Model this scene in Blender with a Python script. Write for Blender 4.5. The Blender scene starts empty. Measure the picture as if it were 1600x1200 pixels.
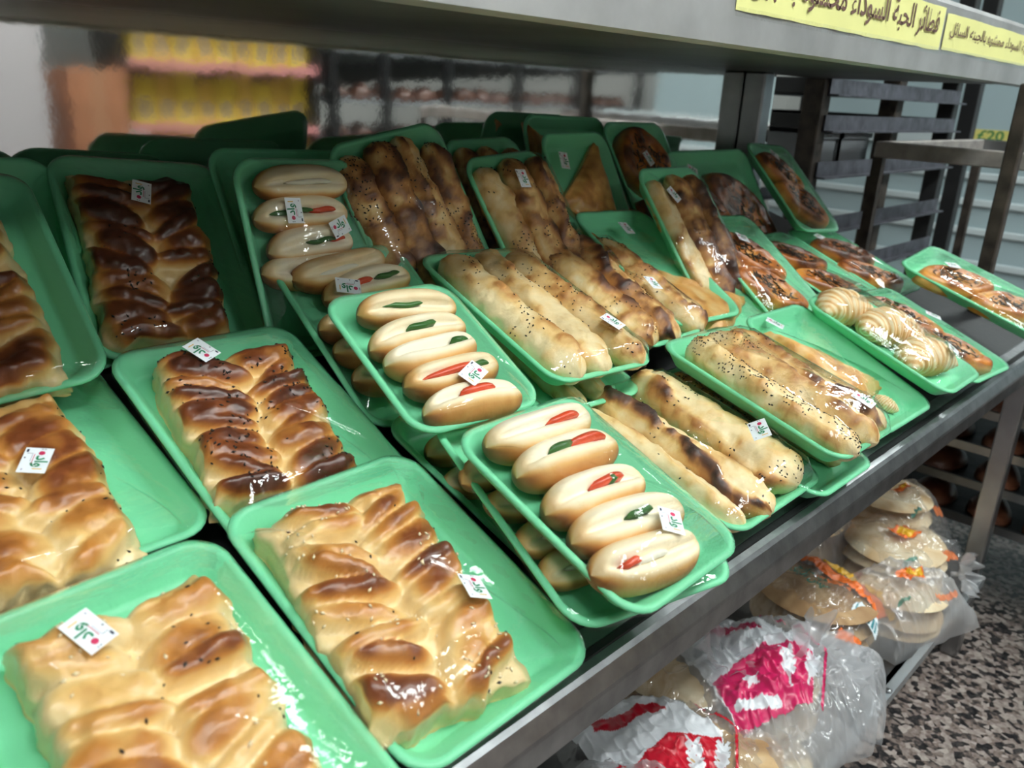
import bpy, math, random
import numpy as np
from mathutils import Matrix, Vector
S=bpy.context.scene; COL=S.collection
rng=np.random.RandomState(7); random.seed(7)
EYE=1.265                                    # camera height above the floor
# ------------------------------------------------------------------ camera
cd=bpy.data.cameras.new('camera'); cam=bpy.data.objects.new('camera',cd); COL.objects.link(cam)
RM=((0.686987,0.208595,-0.696088),(-0.72494,0.262803,-0.636707),(0.05012,0.942031,0.33176))
cam.matrix_world=Matrix([list(RM[0])+[0],list(RM[1])+[0],list(RM[2])+[EYE],[0,0,0,1]])
cd.sensor_width=36; cd.lens=1318.76/1600*36; cd.clip_start=.02
cd.dof.use_dof=True; cd.dof.focus_distance=.95; cd.dof.aperture_fstop=7
S.camera=cam
# ------------------------------------------------------------------ world + exposure
w=bpy.data.worlds.new('world'); S.world=w; w.use_nodes=True
w.node_tree.nodes['Background'].inputs[0].default_value=(.75,.85,1,1); w.node_tree.nodes['Background'].inputs[1].default_value=.04
S.view_settings.view_transform='Standard'; S.view_settings.look='None'; S.view_settings.gamma=1
S.view_settings.use_curve_mapping=False; S.view_settings.exposure=0.0
LAMP=46.0                                     # strength of the ceiling tubes
S.cycles.max_bounces=10; S.cycles.transparent_max_bounces=20

# ------------------------------------------------------------------ materials
def nt(name):
    m=bpy.data.materials.new(name); m.use_nodes=True; t=m.node_tree; b=t.nodes['Principled BSDF']; return m,t,b
def pm(name,col,rough=.5,metal=0,spec=.5,coat=0,bump=0,bscale=60,var=0,vscale=8):
    m,t,b=nt(name); b.inputs['Base Color'].default_value=(*col,1); b.inputs['Roughness'].default_value=rough
    b.inputs['Metallic'].default_value=metal; b.inputs['Specular IOR Level'].default_value=spec; b.inputs['Coat Weight'].default_value=coat
    if bump or var:
        tc=t.nodes.new('ShaderNodeTexCoord')
    if bump:
        n=t.nodes.new('ShaderNodeTexNoise'); n.inputs['Scale'].default_value=bscale; n.inputs['Detail'].default_value=4
        t.links.new(tc.outputs['Object'],n.inputs['Vector'])
        bp=t.nodes.new('ShaderNodeBump'); bp.inputs['Strength'].default_value=bump; bp.inputs['Distance'].default_value=.004
        t.links.new(n.outputs['Fac'],bp.inputs['Height']); t.links.new(bp.outputs[0],b.inputs['Normal'])
    if var:
        n=t.nodes.new('ShaderNodeTexNoise'); n.inputs['Scale'].default_value=vscale; n.inputs['Detail'].default_value=6
        t.links.new(tc.outputs['Object'],n.inputs['Vector'])
        r=t.nodes.new('ShaderNodeValToRGB'); r.color_ramp.elements[0].position=.3; r.color_ramp.elements[1].position=.7
        r.color_ramp.elements[0].color=(*[c*(1-var) for c in col],1); r.color_ramp.elements[1].color=(*[min(1,c*(1+var)) for c in col],1)
        t.links.new(n.outputs['Fac'],r.inputs[0]); t.links.new(r.outputs[0],b.inputs['Base Color'])
    return m
def ramp_mat(name,stops,rough=.45,coat=0,noise=.12,nscale=70,bump=.25,attr='bake'):
    """colour runs from raw to burnt with the crust's own degree of baking"""
    m,t,b=nt(name); N=t.nodes.new; L=t.links.new
    a=N('ShaderNodeAttribute'); a.attribute_name=attr
    tc=N('ShaderNodeTexCoord'); n=N('ShaderNodeTexNoise'); n.inputs['Scale'].default_value=nscale; n.inputs['Detail'].default_value=5
    L(tc.outputs['Object'],n.inputs['Vector'])
    ma=N('ShaderNodeMath'); ma.operation='MULTIPLY_ADD'; ma.inputs[1].default_value=noise; L(n.outputs['Fac'],ma.inputs[0])
    sb=N('ShaderNodeMath'); sb.operation='SUBTRACT'; sb.inputs[1].default_value=noise*.5; L(a.outputs['Fac'],sb.inputs[0]); L(sb.outputs[0],ma.inputs[2])
    r=N('ShaderNodeValToRGB'); e=r.color_ramp.elements
    while len(e)<len(stops): e.new(.5)
    for i,(p,c) in enumerate(stops): e[i].position=p; e[i].color=(*c,1)
    L(ma.outputs[0],r.inputs[0]); L(r.outputs[0],b.inputs['Base Color'])
    b.inputs['Roughness'].default_value=rough; b.inputs['Coat Weight'].default_value=coat; b.inputs['Coat Roughness'].default_value=.25
    n2=N('ShaderNodeTexNoise'); n2.inputs['Scale'].default_value=180; n2.inputs['Detail'].default_value=4; L(tc.outputs['Object'],n2.inputs['Vector'])
    bp=N('ShaderNodeBump'); bp.inputs['Strength'].default_value=bump; bp.inputs['Distance'].default_value=.002
    L(n2.outputs['Fac'],bp.inputs['Height']); L(bp.outputs[0],b.inputs['Normal'])
    return m
FOAM=pm('green_foam',(.19,.66,.36),.42,spec=.45,bump=.06,bscale=300)
BREAD=ramp_mat('egg_washed_crust',[(0,(.78,.60,.31)),(.25,(.74,.46,.16)),(.5,(.50,.20,.04)),(.75,(.20,.052,.013)),(1,(.07,.018,.008))],.38,.25)
BUN=ramp_mat('soft_bun_crust',[(0,(.86,.78,.60)),(.25,(.84,.68,.42)),(.5,(.70,.40,.14)),(.75,(.48,.20,.05)),(1,(.22,.075,.02))],.5,.03,noise=.16,nscale=55,bump=.22)
ROLL=ramp_mat('flaky_pastry_crust',[(0,(.84,.67,.38)),(.28,(.76,.50,.20)),(.5,(.50,.23,.065)),(.75,(.16,.055,.02)),(1,(.035,.014,.01))],.5,.1,noise=.2,nscale=45,bump=.35)
PIZZA=ramp_mat('cheese_topped_crust',[(0,(.82,.55,.22)),(.3,(.72,.32,.06)),(.55,(.50,.15,.02)),(.8,(.17,.045,.012)),(1,(.05,.016,.008))],.35,.3,noise=.3,nscale=55,bump=.4)
PUFF=ramp_mat('puff_pastry',[(0,(.82,.60,.28)),(.4,(.70,.36,.09)),(.7,(.45,.18,.035)),(1,(.2,.06,.015))],.4,.15,noise=.3,nscale=35,bump=.4)
PITA=ramp_mat('flat_bread',[(0,(.80,.68,.47)),(.5,(.62,.42,.22)),(1,(.35,.2,.09))],.7,0,noise=.5,nscale=25,bump=.3)
NIG=pm('black_seed',(.012,.010,.009),.4); SES=pm('sesame_seed',(.85,.72,.48),.45)
TOM=pm('tomato',(.62,.07,.025),.25,spec=.6,bump=.2,bscale=120); LEAF=pm('green_pepper',(.03,.12,.02),.35,bump=.3,bscale=90)
CHEESE=pm('white_cheese',(.80,.76,.62),.5)
OLIVE=pm('olive_sliver',(.03,.022,.012),.3)
STEEL=pm('brushed_steel',(.30,.31,.32),.33,1,bump=.08,bscale=90,var=.15,vscale=14)
DSTEEL=pm('dark_steel',(.16,.165,.17),.36,1,bump=.1,bscale=120,var=.3,vscale=20)
RAILM=pm('worn_rail_steel',(.34,.35,.36),.34,1,bump=.06,bscale=150,var=.25,vscale=30)
FASC=pm('taped_fascia_steel',(.50,.50,.50),.5,.75,var=.15,vscale=12)
BLACK=pm('black_paint',(.012,.012,.013),.45,bump=.1,bscale=80)
WORN=pm('worn_dark_iron',(.05,.038,.03),.6,.3,bump=.3,bscale=60,var=.6,vscale=25)
UNDER=pm('dull_sheet_steel',(.12,.125,.125),.5,.7,var=.3,vscale=5)
LIPM=pm('pale_shelf_lip',(.42,.45,.47),.4,.8)
def mirror_mat():
    m,t,b=nt('smeared_polished_steel'); b.inputs['Metallic'].default_value=1; b.inputs['Base Color'].default_value=(.80,.79,.77,1); b.inputs['Roughness'].default_value=.05
    tc=t.nodes.new('ShaderNodeTexCoord'); n=t.nodes.new('ShaderNodeTexNoise'); n.inputs['Scale'].default_value=7; n.inputs['Detail'].default_value=5
    t.links.new(tc.outputs['Object'],n.inputs['Vector']); bp=t.nodes.new('ShaderNodeBump'); bp.inputs['Strength'].default_value=.035; bp.inputs['Distance'].default_value=.01
    t.links.new(n.outputs['Fac'],bp.inputs['Height']); t.links.new(bp.outputs[0],b.inputs['Normal'])
    mr=t.nodes.new('ShaderNodeMapRange'); mr.inputs[3].default_value=.02; mr.inputs[4].default_value=.085; t.links.new(n.outputs['Fac'],mr.inputs[0]); t.links.new(mr.outputs[0],b.inputs['Roughness'])
    return m
MIRROR=mirror_mat()
def film_mat(name,base=.03,milk=0.,bump=.25,scale=22,rough=.05,stretch=(1,1,1)):
    m=bpy.data.materials.new(name); m.use_nodes=True; t=m.node_tree; t.nodes.clear(); N=t.nodes.new; L=t.links.new
    o=N('ShaderNodeOutputMaterial'); tr=N('ShaderNodeBsdfTransparent'); gl=N('ShaderNodeBsdfGlossy'); gl.inputs['Roughness'].default_value=rough
    tc=N('ShaderNodeTexCoord'); mp=N('ShaderNodeMapping'); mp.inputs['Scale'].default_value=stretch; L(tc.outputs['Object'],mp.inputs[0])
    n=N('ShaderNodeTexNoise'); n.inputs['Scale'].default_value=scale; n.inputs['Detail'].default_value=3; L(mp.outputs[0],n.inputs['Vector'])
    bp=N('ShaderNodeBump'); bp.inputs['Strength'].default_value=bump; bp.inputs['Distance'].default_value=.01; L(n.outputs['Fac'],bp.inputs['Height']); L(bp.outputs[0],gl.inputs['Normal'])
    fr=N('ShaderNodeLayerWeight'); fr.inputs['Blend'].default_value=.5; L(bp.outputs[0],fr.inputs['Normal'])
    pw=N('ShaderNodeMath'); pw.operation='POWER'; pw.inputs[1].default_value=4; L(fr.outputs['Facing'],pw.inputs[0])
    ad=N('ShaderNodeMath'); ad.operation='MULTIPLY_ADD'; ad.use_clamp=True; ad.inputs[1].default_value=.75; ad.inputs[2].default_value=base; L(pw.outputs[0],ad.inputs[0])
    mx=N('ShaderNodeMixShader'); L(ad.outputs[0],mx.inputs[0]); L(tr.outputs[0],mx.inputs[1]); L(gl.outputs[0],mx.inputs[2])
    last=mx
    if milk:
        df=N('ShaderNodeBsdfDiffuse'); df.inputs[0].default_value=(.86,.87,.9,1); tl=N('ShaderNodeBsdfTranslucent'); tl.inputs[0].default_value=(.86,.87,.9,1)
        a2=N('ShaderNodeMixShader'); L(df.outputs[0],a2.inputs[1]); L(tl.outputs[0],a2.inputs[2])
        m2=N('ShaderNodeMixShader'); m2.inputs[0].default_value=milk; L(mx.outputs[0],m2.inputs[1]); L(a2.outputs[0],m2.inputs[2])
        at=N('ShaderNodeAttribute'); at.attribute_name='print'
        pr=N('ShaderNodeBsdfPrincipled'); pr.inputs['Roughness'].default_value=.3; L(at.outputs['Color'],pr.inputs['Base Color'])
        m3=N('ShaderNodeMixShader'); L(at.outputs['Alpha'],m3.inputs[0]); L(m2.outputs[0],m3.inputs[1]); L(pr.outputs[0],m3.inputs[2]); last=m3
    L(last.outputs[0],o.inputs[0]); return m
FILM=film_mat('cling_film_clear',.05,0,.18,26,.05,(1,2.2,1))
BAGM=film_mat('crumpled_bag_film',.12,.34,.7,30,.09)
BAGC=film_mat('clear_bag_film',.10,.10,.6,24,.07)
PAPER=pm('label_paper',(.82,.85,.88),.5); INKG=pm('green_ink',(.02,.22,.10),.5); INKR=pm('red_ink',(.55,.03,.10),.5)
INKY=pm('yellow_ink',(.75,.45,.08),.5); INKD=pm('dark_ink',(.03,.03,.06),.5); INKP=pm('faint_grey_ink',(.45,.42,.5),.5)
YPAP=pm('yellow_sign_paper',(.82,.80,.32),.55,var=.05); INKB=pm('brown_ink',(.14,.07,.055),.6)
WHITEP=pm('white_enamel',(.62,.70,.72),.4); CYANP=pm('pale_blue_enamel',(.42,.53,.56),.4); GREYP=pm('grey_plastic',(.28,.30,.32),.5)

# ------------------------------------------------------------------ mesh helpers
def tag(o,label=None,cat=None,group=None,kind=None):
    if label: o['label']=label
    if cat: o['category']=cat
    if group: o['group']=group
    if kind: o['kind']=kind
    return o
def mk(name,V,F,mats,parent=None,smooth=True,attr=None,mi=None,mat=None):
    me=bpy.data.meshes.new(name); V=np.asarray(V,float)
    me.from_pydata(V.tolist(),[],[tuple(int(i) for i in f) for f in F])
    for m in (mats if isinstance(mats,(list,tuple)) else [mats]): me.materials.append(m)
    if smooth: me.polygons.foreach_set('use_smooth',[True]*len(me.polygons))
    if mi is not None: me.polygons.foreach_set('material_index',[int(i) for i in mi])
    if attr is not None:
        for k,a in attr.items():
            a=np.asarray(a,float)
            if a.ndim==1:
                at=me.attributes.new(k,'FLOAT','POINT'); at.data.foreach_set('value',a)
            else:
                at=me.attributes.new(k,'FLOAT_COLOR','POINT'); at.data.foreach_set('color',a.ravel())
    me.update()
    o=bpy.data.objects.new(name,me); COL.objects.link(o)
    if parent is not None: o.parent=parent
    if mat is not None:
        if parent is not None: o.matrix_parent_inverse=parent.matrix_basis.inverted()
        o.matrix_basis=mat
    return o
class MB:
    def __init__(s): s.V=[];s.F=[];s.M=[]
    def add(s,V,F,m=0):
        n=len(s.V); s.V+= [tuple(v) for v in V]; s.F+=[tuple(i+n for i in f) for f in F]; s.M+=[m]*len(F)
    def box(s,a,b,m=0,bev=0):
        (x0,y0,z0),(x1,y1,z1)=a,b
        if not bev:
            V=[(x0,y0,z0),(x1,y0,z0),(x1,y1,z0),(x0,y1,z0),(x0,y0,z1),(x1,y0,z1),(x1,y1,z1),(x0,y1,z1)]
            s.add(V,[(3,2,1,0),(4,5,6,7),(0,1,5,4),(1,2,6,5),(2,3,7,6),(3,0,4,7)],m); return
        c=bev; L=[]
        for z,i in((z0,c),(z0+c,0),(z1-c,0),(z1,c)):
            X0,X1,Y0,Y1=x0+i,x1-i,y0+i,y1-i
            L.append([(X0+c,Y0,z),(X1-c,Y0,z),(X1,Y0+c,z),(X1,Y1-c,z),(X1-c,Y1,z),(X0+c,Y1,z),(X0,Y1-c,z),(X0,Y0+c,z)])
        V=[p for l in L for p in l]; F=[tuple(range(7,-1,-1)),tuple(range(24,32))]
        for k in range(3):
            for i in range(8): j=(i+1)%8; F.append((k*8+i,k*8+j,k*8+8+j,k*8+8+i))
        s.add(V,F,m)
    def tube(s,a,b,r,n=10,m=0,r2=None):
        a=Vector(a);b=Vector(b);d=(b-a).normalized();u=d.orthogonal().normalized();v=d.cross(u);r2=r if r2 is None else r2
        V=[a+(u*math.cos(t)+v*math.sin(t))*r for t in [2*math.pi*i/n for i in range(n)]]+[b+(u*math.cos(t)+v*math.sin(t))*r2 for t in [2*math.pi*i/n for i in range(n)]]
        s.add(V,[(i,(i+1)%n,n+(i+1)%n,n+i) for i in range(n)]+[tuple(range(n-1,-1,-1)),tuple(range(n,2*n))],m)
    def prism(s,prof,x0,x1,m=0):
        """profile of (y,z) points swept along x"""
        n=len(prof); V=[(x0,y,z) for y,z in prof]+[(x1,y,z) for y,z in prof]
        s.add(V,[(i,(i+1)%n,n+(i+1)%n,n+i) for i in range(n)]+[tuple(range(n-1,-1,-1)),tuple(range(n,2*n))],m)
    def build(s,name,mats,parent=None,smooth=False,mat=None): return mk(name,s.V,s.F,mats,parent,smooth,mi=s.M,mat=mat)
def empty(name,loc=(0,0,0),M=None):
    o=bpy.data.objects.new(name,None); COL.objects.link(o); o.empty_display_size=.05
    o.matrix_basis=Matrix.Translation(loc) if M is None else M
    return o
def under(o,p):                                # parent without moving
    o.parent=p; o.matrix_parent_inverse=p.matrix_basis.inverted(); return o
# numpy noise
def _h(i,j,k,s):
    v=np.sin(i*127.1+j*311.7+k*74.7+s*53.3)*43758.5453; return v-np.floor(v)
def vnoise(P,s=0):
    P=np.asarray(P,float); I=np.floor(P); f=P-I; f=f*f*(3-2*f); x,y,z=I[...,0],I[...,1],I[...,2]; r=0
    for a in(0,1):
        for b in(0,1):
            for c in(0,1):
                r=r+_h(x+a,y+b,z+c,s)*np.where(a,f[...,0],1-f[...,0])*np.where(b,f[...,1],1-f[...,1])*np.where(c,f[...,2],1-f[...,2])
    return r
def fbm(P,s=0,o=3):
    r=0;a=.5;P=np.asarray(P,float)
    for i in range(o): r=r+a*vnoise(P*2**i,s+i*7); a*=.5
    return r/(1-.5**o)
def sst(x,a,b): t=np.clip((x-a)/(b-a),0,1); return t*t*(3-2*t)
def gridF(nu,nv,wu=False,wv=False):
    F=[]
    for j in range(nv if wv else nv-1):
        for i in range(nu if wu else nu-1): F.append((j*nu+i,j*nu+(i+1)%nu,((j+1)%nv)*nu+(i+1)%nu,((j+1)%nv)*nu+i))
    return F
def nrm(V,F):
    V=np.asarray(V);F4=np.array([f for f in F if len(f)==4]); N=np.zeros_like(V)
    n=np.cross(V[F4[:,2]]-V[F4[:,0]],V[F4[:,3]]-V[F4[:,1]])
    for k in range(4): np.add.at(N,F4[:,k],n)
    return N/(np.linalg.norm(N,axis=1,keepdims=True)+1e-12)
def seeds(name,V,N,count,material,parent,seed,clump=.5,L=.0013,scale=40,zmin=.35,stuff=True):
    """scattered little seeds lying on a crust"""
    r=np.random.RandomState(seed); ok=np.where(N[:,2]>zmin)[0]
    d=fbm(V[ok]*scale,seed+3,2); wgt=np.clip((d-clump)*6,0.003,1); wgt/=wgt.sum()
    ids=r.choice(ok,size=min(count,len(ok)),replace=False,p=wgt) if (wgt>0).sum()>count else ok[:count]
    mb=MB()
    for i in ids:
        n=Vector(N[i]); t=n.orthogonal().normalized(); t.rotate(Matrix.Rotation(r.rand()*6.28,3,n)); b=n.cross(t); c=Vector(V[i])+n*.0004+t*(r.rand()-.5)*.002+b*(r.rand()-.5)*.002
        l=L*(.8+.5*r.rand()); q=l*.55
        P=[c-t*l*1.2,c+b*q-t*l*.2,c+t*l*.9,c-b*q-t*l*.2,c+n*q*.9,c-n*q*.6]
        mb.add(P,[(0,1,4),(1,2,4),(2,3,4),(3,0,4),(1,0,5),(2,1,5),(3,2,5),(0,3,5)])
    o=mb.build(name,material,parent,True)
    if stuff: o['kind']='stuff'
    return o

# ------------------------------------------------------------------ foods (built in their own frame, z=0 is the tray floor)
REG={}                                           # food vertices per tray for the film
def place(tr,x,y,rot,z=0,tilt=0): return TM[tr]@Matrix.Translation((x,y,FLOORZ+z))@Matrix.Rotation(math.radians(rot),4,'Z')@Matrix.Rotation(math.radians(tilt),4,'Y')
def reg(tr,M,V):
    A=np.array(TM[tr].inverted()@M); V=np.asarray(V); REG.setdefault(tr,[]).append(V@A[:3,:3].T+A[:3,3])
def loaf(tr,x,y,rot,W,L,H,seed,rows=5,cols=2,dark=0.,nig=40,ses=0,label='',flat=0.):
    r=np.random.RandomState(seed); nu,nv=58,90
    u,v=np.meshgrid(np.linspace(-1,1,nu),np.linspace(-1,1,nv)); X=u*W/2; Y=v*L/2
    dome=np.zeros_like(u); tint=np.zeros_like(u); off=np.full_like(u,-9.)
    for j in range(rows):
        for i in range(cols):
            cx=(-1+(2*i+1)/cols)*W/2+r.uniform(-.004,.004); cy=(-1+(2*j+1)/rows)*L/2+r.uniform(-.004,.004)+(.006 if i%2 else -.004)
            for q in range(2):                  # each lump of the braid is two strands side by side
                big=r.rand()<.5; a=W/cols*r.uniform(.52,.66); b=L/rows*((.46 if big else .27) if q==0 else (.27 if big else .44)); ang=math.radians((20 if i%2 else -20)+r.uniform(-20,20))
                oy=(L/rows*r.uniform(.16,.30))*(1 if q==0 else -1); ox=r.uniform(-.008,.008)
                dx=X-cx-ox;dy=Y-cy-oy; p=(dx*math.cos(ang)+dy*math.sin(ang))/a; s=(-dx*math.sin(ang)+dy*math.cos(ang))/b
                d=np.sqrt(np.clip(1-(np.abs(p)**2.5+np.abs(s)**2.3),0,1)); hh=d*r.uniform(.8,1.08)
                m=hh>dome; dome=np.where(m,hh,dome); tint=np.where(m,r.uniform(-.22,.28),tint)
    P=np.stack([X,Y,np.zeros_like(X)],-1)
    n1=fbm(P*45,seed,3); n2=fbm(P*120,seed+5,2); n3=fbm(P*26+5,seed+9,3)
    h=H*(.60+flat*.25)+H*(.42-flat*.25)*dome+(n1-.5)*.010+(n2-.5)*.003
    ed=sst(u,.82,1.02)*.35+sst(v,.86,1.02)*.28+sst(-u,.93,1.03)*.12+sst(-v,.9,1.03)*.2
    h=h*(1-ed)
    Xo=X+(fbm(np.stack([Y*55,Y*0,Y*0+u],-1),seed+2,2)-.5)*.012*np.abs(u)**4
    Yo=Y+(fbm(np.stack([X*55,X*0+3,X*0+v],-1),seed+4,2)-.5)*.012*np.abs(v)**4
    bake=.08+.62*sst(dome,.45,1.0)*(.15+1.3*np.clip(n3,0,1))+tint*.7*sst(dome,.2,.7)+dark*sst(dome,.05,.6)+(n1-.5)*.25
    bake=np.clip(bake-(1-sst(h,.35*H,.62*H))*.5,0.0,1)
    V=[np.stack([Xo,Yo,h],-1).reshape(-1,3)]; B=[bake.ravel()]
    bd=[i for i in range(nu)]+[j*nu+nu-1 for j in range(1,nv)]+[(nv-1)*nu+i for i in range(nu-2,-1,-1)]+[j*nu for j in range(nv-2,0,-1)]
    F=gridF(nu,nv); prev=bd; base=V[0][bd]; k0=nu*nv; nr=6
    for k in range(1,nr+1):
        t=k/nr; ring=base.copy(); ring[:,2]=base[:,2]*(1-t)
        jit=(fbm(ring*130+k,seed+11,2)-.5)[:,None]; ring[:,:2]*=1+.07*jit+.012*math.sin(t*3.1); V.append(ring)
        B.append(np.clip(.04+jit[:,0]*.25+(.12 if k==nr else 0)+dark*.04,0,1)); ids=[k0+i for i in range(len(bd))]
        for i in range(len(bd)): j=(i+1)%len(bd); F.append((prev[j],prev[i],ids[i],ids[j]))
        prev=ids; k0+=len(bd)
    F.append(tuple(prev)); V=np.concatenate(V); M=place(tr,x,y,rot)
    o=mk('braided_loaf',V,F,BREAD,attr={'bake':np.concatenate(B)},mat=M); tag(o,label,'bread'); reg(tr,M,V)
    N=nrm(V[:nu*nv],F[:(nu-1)*(nv-1)]); Vt=V[:nu*nv]
    if nig: seeds('black_seeds',Vt,N,nig,NIG,o,seed+1,.5,.0019,30)
    if ses: seeds('sesame_seeds',Vt,N,ses,SES,o,seed+2,.52,.0022,30)
    return o
def bun(tr,x,y,rot,L,W,H,seed,slit=0.,bake=0.,fill=(),label='',z=0,group=None):
    ns,nt_=36,36; r=np.random.RandomState(seed); s=np.linspace(0,1,ns)[:,None]; th=np.linspace(0,2*math.pi,nt_,endpoint=False)[None,:]
    q=np.abs(2*s-1); pr=np.clip(1-q**3.0,0.0004,1)**.47; d=(th-math.radians(slit)+math.pi)%(2*math.pi)-math.pi   # angle from the slit, 0 = up
    win=sst(1-q,.06,.30); g=np.exp(-(d/(.19+.08*np.sin(s*5+seed)))**2)*win; lip=np.exp(-((np.abs(d)-.45)/.25)**2)*win
    rr=pr*(1-.55*g+.06*lip); X=(s-.5)*L+0*th; Yv=-np.sin(th)*W/2*rr; Z=np.cos(th)*H/2*rr
    bend=(r.rand()-.5)*.012; Yv=Yv+bend*(q**2); P=np.stack([X,Yv,Z],-1)
    n=fbm(P*35+seed,seed,3); P=P*(1+(n-.5)[...,None]*.05); P[...,2]=np.maximum(P[...,2],-H*.46)
    ad=np.abs(d); dd=ad*(1+.30*np.sign(d)*1.0); b=.03+bake*.8+.62*sst(dd,.42,1.45)+.30*sst(q,.62,.99)+(n-.5)*.35
    b=np.clip(b*(1-.8*g),0,1)
    V=P.reshape(-1,3); V[:,2]+=H*.46; F=gridF(nt_,ns,wu=True); F=[f[::-1] for f in F]; F+= [tuple(range(nt_)),tuple(range((ns-1)*nt_,ns*nt_))[::-1]]
    M=place(tr,x,y,rot,z); o=mk('sandwich_bun',V,F,BUN,attr={'bake':b.ravel()},mat=M); tag(o,label,'sandwich',group); reg(tr,M,V)
    sl=math.radians(slit); up=np.array([0,-math.sin(sl)*W/2,math.cos(sl)*H/2]); un=up/np.linalg.norm(up); side=np.cross([1,0,0],un)
    for kind,c,l,pro in fill:                    # slices peeping out of the slit: centre and length along the bun (0..1), how far out
        m=14; fv=[];ff=[]
        th_=.0034 if kind!='leaf' else .0030
        for i in range(m):
            t=i/(m-1); xx=(c-.5+(t-.5)*l)*L; pf=max(0.05,(1-abs(2*xx/L)**2.7))**.52; e=math.sin(math.pi*min(max(t,.0),1))**.4*.9+.1
            top=pf*(.80+pro*e)+(.03*math.sin(t*9+seed) if kind=='leaf' else .02*math.sin(t*9)); wob=(.0012*math.sin(t*8+seed) if kind=='leaf' else .0008*math.sin(t*7))
            for ww,kk in ((-th_,.45),(-th_*.9,top),(th_*.9,top+.01),(th_,.45)):
                pnt=np.array([xx,0,H*.46])+up*kk*1.0+side*(ww*e+wob); fv.append(pnt)
        for i in range(m-1):
            for k in range(4): ff.append((i*4+k,i*4+(k+1)%4,i*4+4+(k+1)%4,i*4+4+k))
        ff+= [(0,1,2,3),tuple(range(4*m-4,4*m))[::-1]]
        mk({'tom':'tomato_slice','leaf':'pepper_slice','cheese':'cheese_filling'}[kind],fv,ff,{'tom':TOM,'leaf':LEAF,'cheese':CHEESE}[kind],o)
    return o
def roll(tr,x,y,rot,L,R,seed,flat=.85,bake=0.,burn=.5,nig=40,label='',z=0,ridge=0.,group=None,dens=.5):
    ns,na=72,32; s=np.linspace(0,1,ns)[:,None]; th=np.linspace(0,2*math.pi,na,endpoint=False)[None,:]; q=np.abs(2*s-1)
    pr=np.clip(1-q**9,.02,1)**.5*(.93+.14*fbm(np.stack([s*6,s*0+seed,s*0],-1),seed,2))
    th1=ridge+(s-.5)*1.0+(fbm(np.stack([s*5,s*0,s*0+seed],-1),seed+1,2)-.5)*1.4
    d=(th-th1+math.pi)%(2*math.pi)-math.pi
    am=fbm(np.stack([s*9,s*0+2,s*0+seed],-1),seed+4,2); bp=np.where(d<0,np.exp(-(d/.55)**2),np.exp(-(d/.12)**2))*(.3+1.1*am)
    d2=(th-th1-2.2+math.pi)%(2*math.pi)-math.pi; bp2=np.where(d2<0,np.exp(-(d2/.5)**2),np.exp(-(d2/.12)**2))*.5
    base=np.stack([np.sin(th)+0*s,np.cos(th)+0*s,s*9+0*th],-1); n=fbm(base*1.5+seed,seed+2,3); n2=fbm(base*4+seed,seed+3,3)
    wr=fbm(np.stack([s*30+1.6*th,np.sin(th)*1.2+0*s,np.cos(th)*1.2+seed+0*s],-1),seed+12,3)
    rr=R*pr*(1+.30*(bp-.25)+.22*(bp2-.2)+(n-.5)*.30+(n2-.5)*.12+(wr-.5)*.16)
    yb=(fbm(np.stack([s*2.2,s*0,s*0+seed],-1),seed+8,1)-.5)*.010
    X=np.sin(th)*rr+yb; Z=np.cos(th)*rr*flat; Y=(s-.5)*L+0*th+ (n2-.5)*.004*(q>.9)
    Z=np.maximum(Z,-R*flat*.75)
    b=-.02+bake+(n-.42)*1.15+(wr-.5)*.35+burn*bp*(.35+.9*n2)*1.0+.35*bp2*n2-.30*sst(q,.93,.99)
    b=np.where((d>0.1)&(d<.9),b-.15*am,b)
    V=np.stack([X,Y,Z+R*flat*.75],-1).reshape(-1,3); F=gridF(na,ns,wu=True); F+= [tuple(range(na))[::-1],tuple(range((ns-1)*na,ns*na))]
    M=place(tr,x,y,rot,z); o=mk('cheese_roll',V,F,ROLL,attr={'bake':np.clip(b,0,1).ravel()},mat=M); tag(o,label,'pastry',group); reg(tr,M,V)
    if nig: seeds('black_seeds',V,nrm(V,F[:-2]),nig,NIG,o,seed+1,dens,.0017,26)
    return o
def polyheight(poly,n=44,inset=.006):
    P=np.array(poly,float); lo=P.min(0);hi=P.max(0); return P,lo,hi
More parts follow.
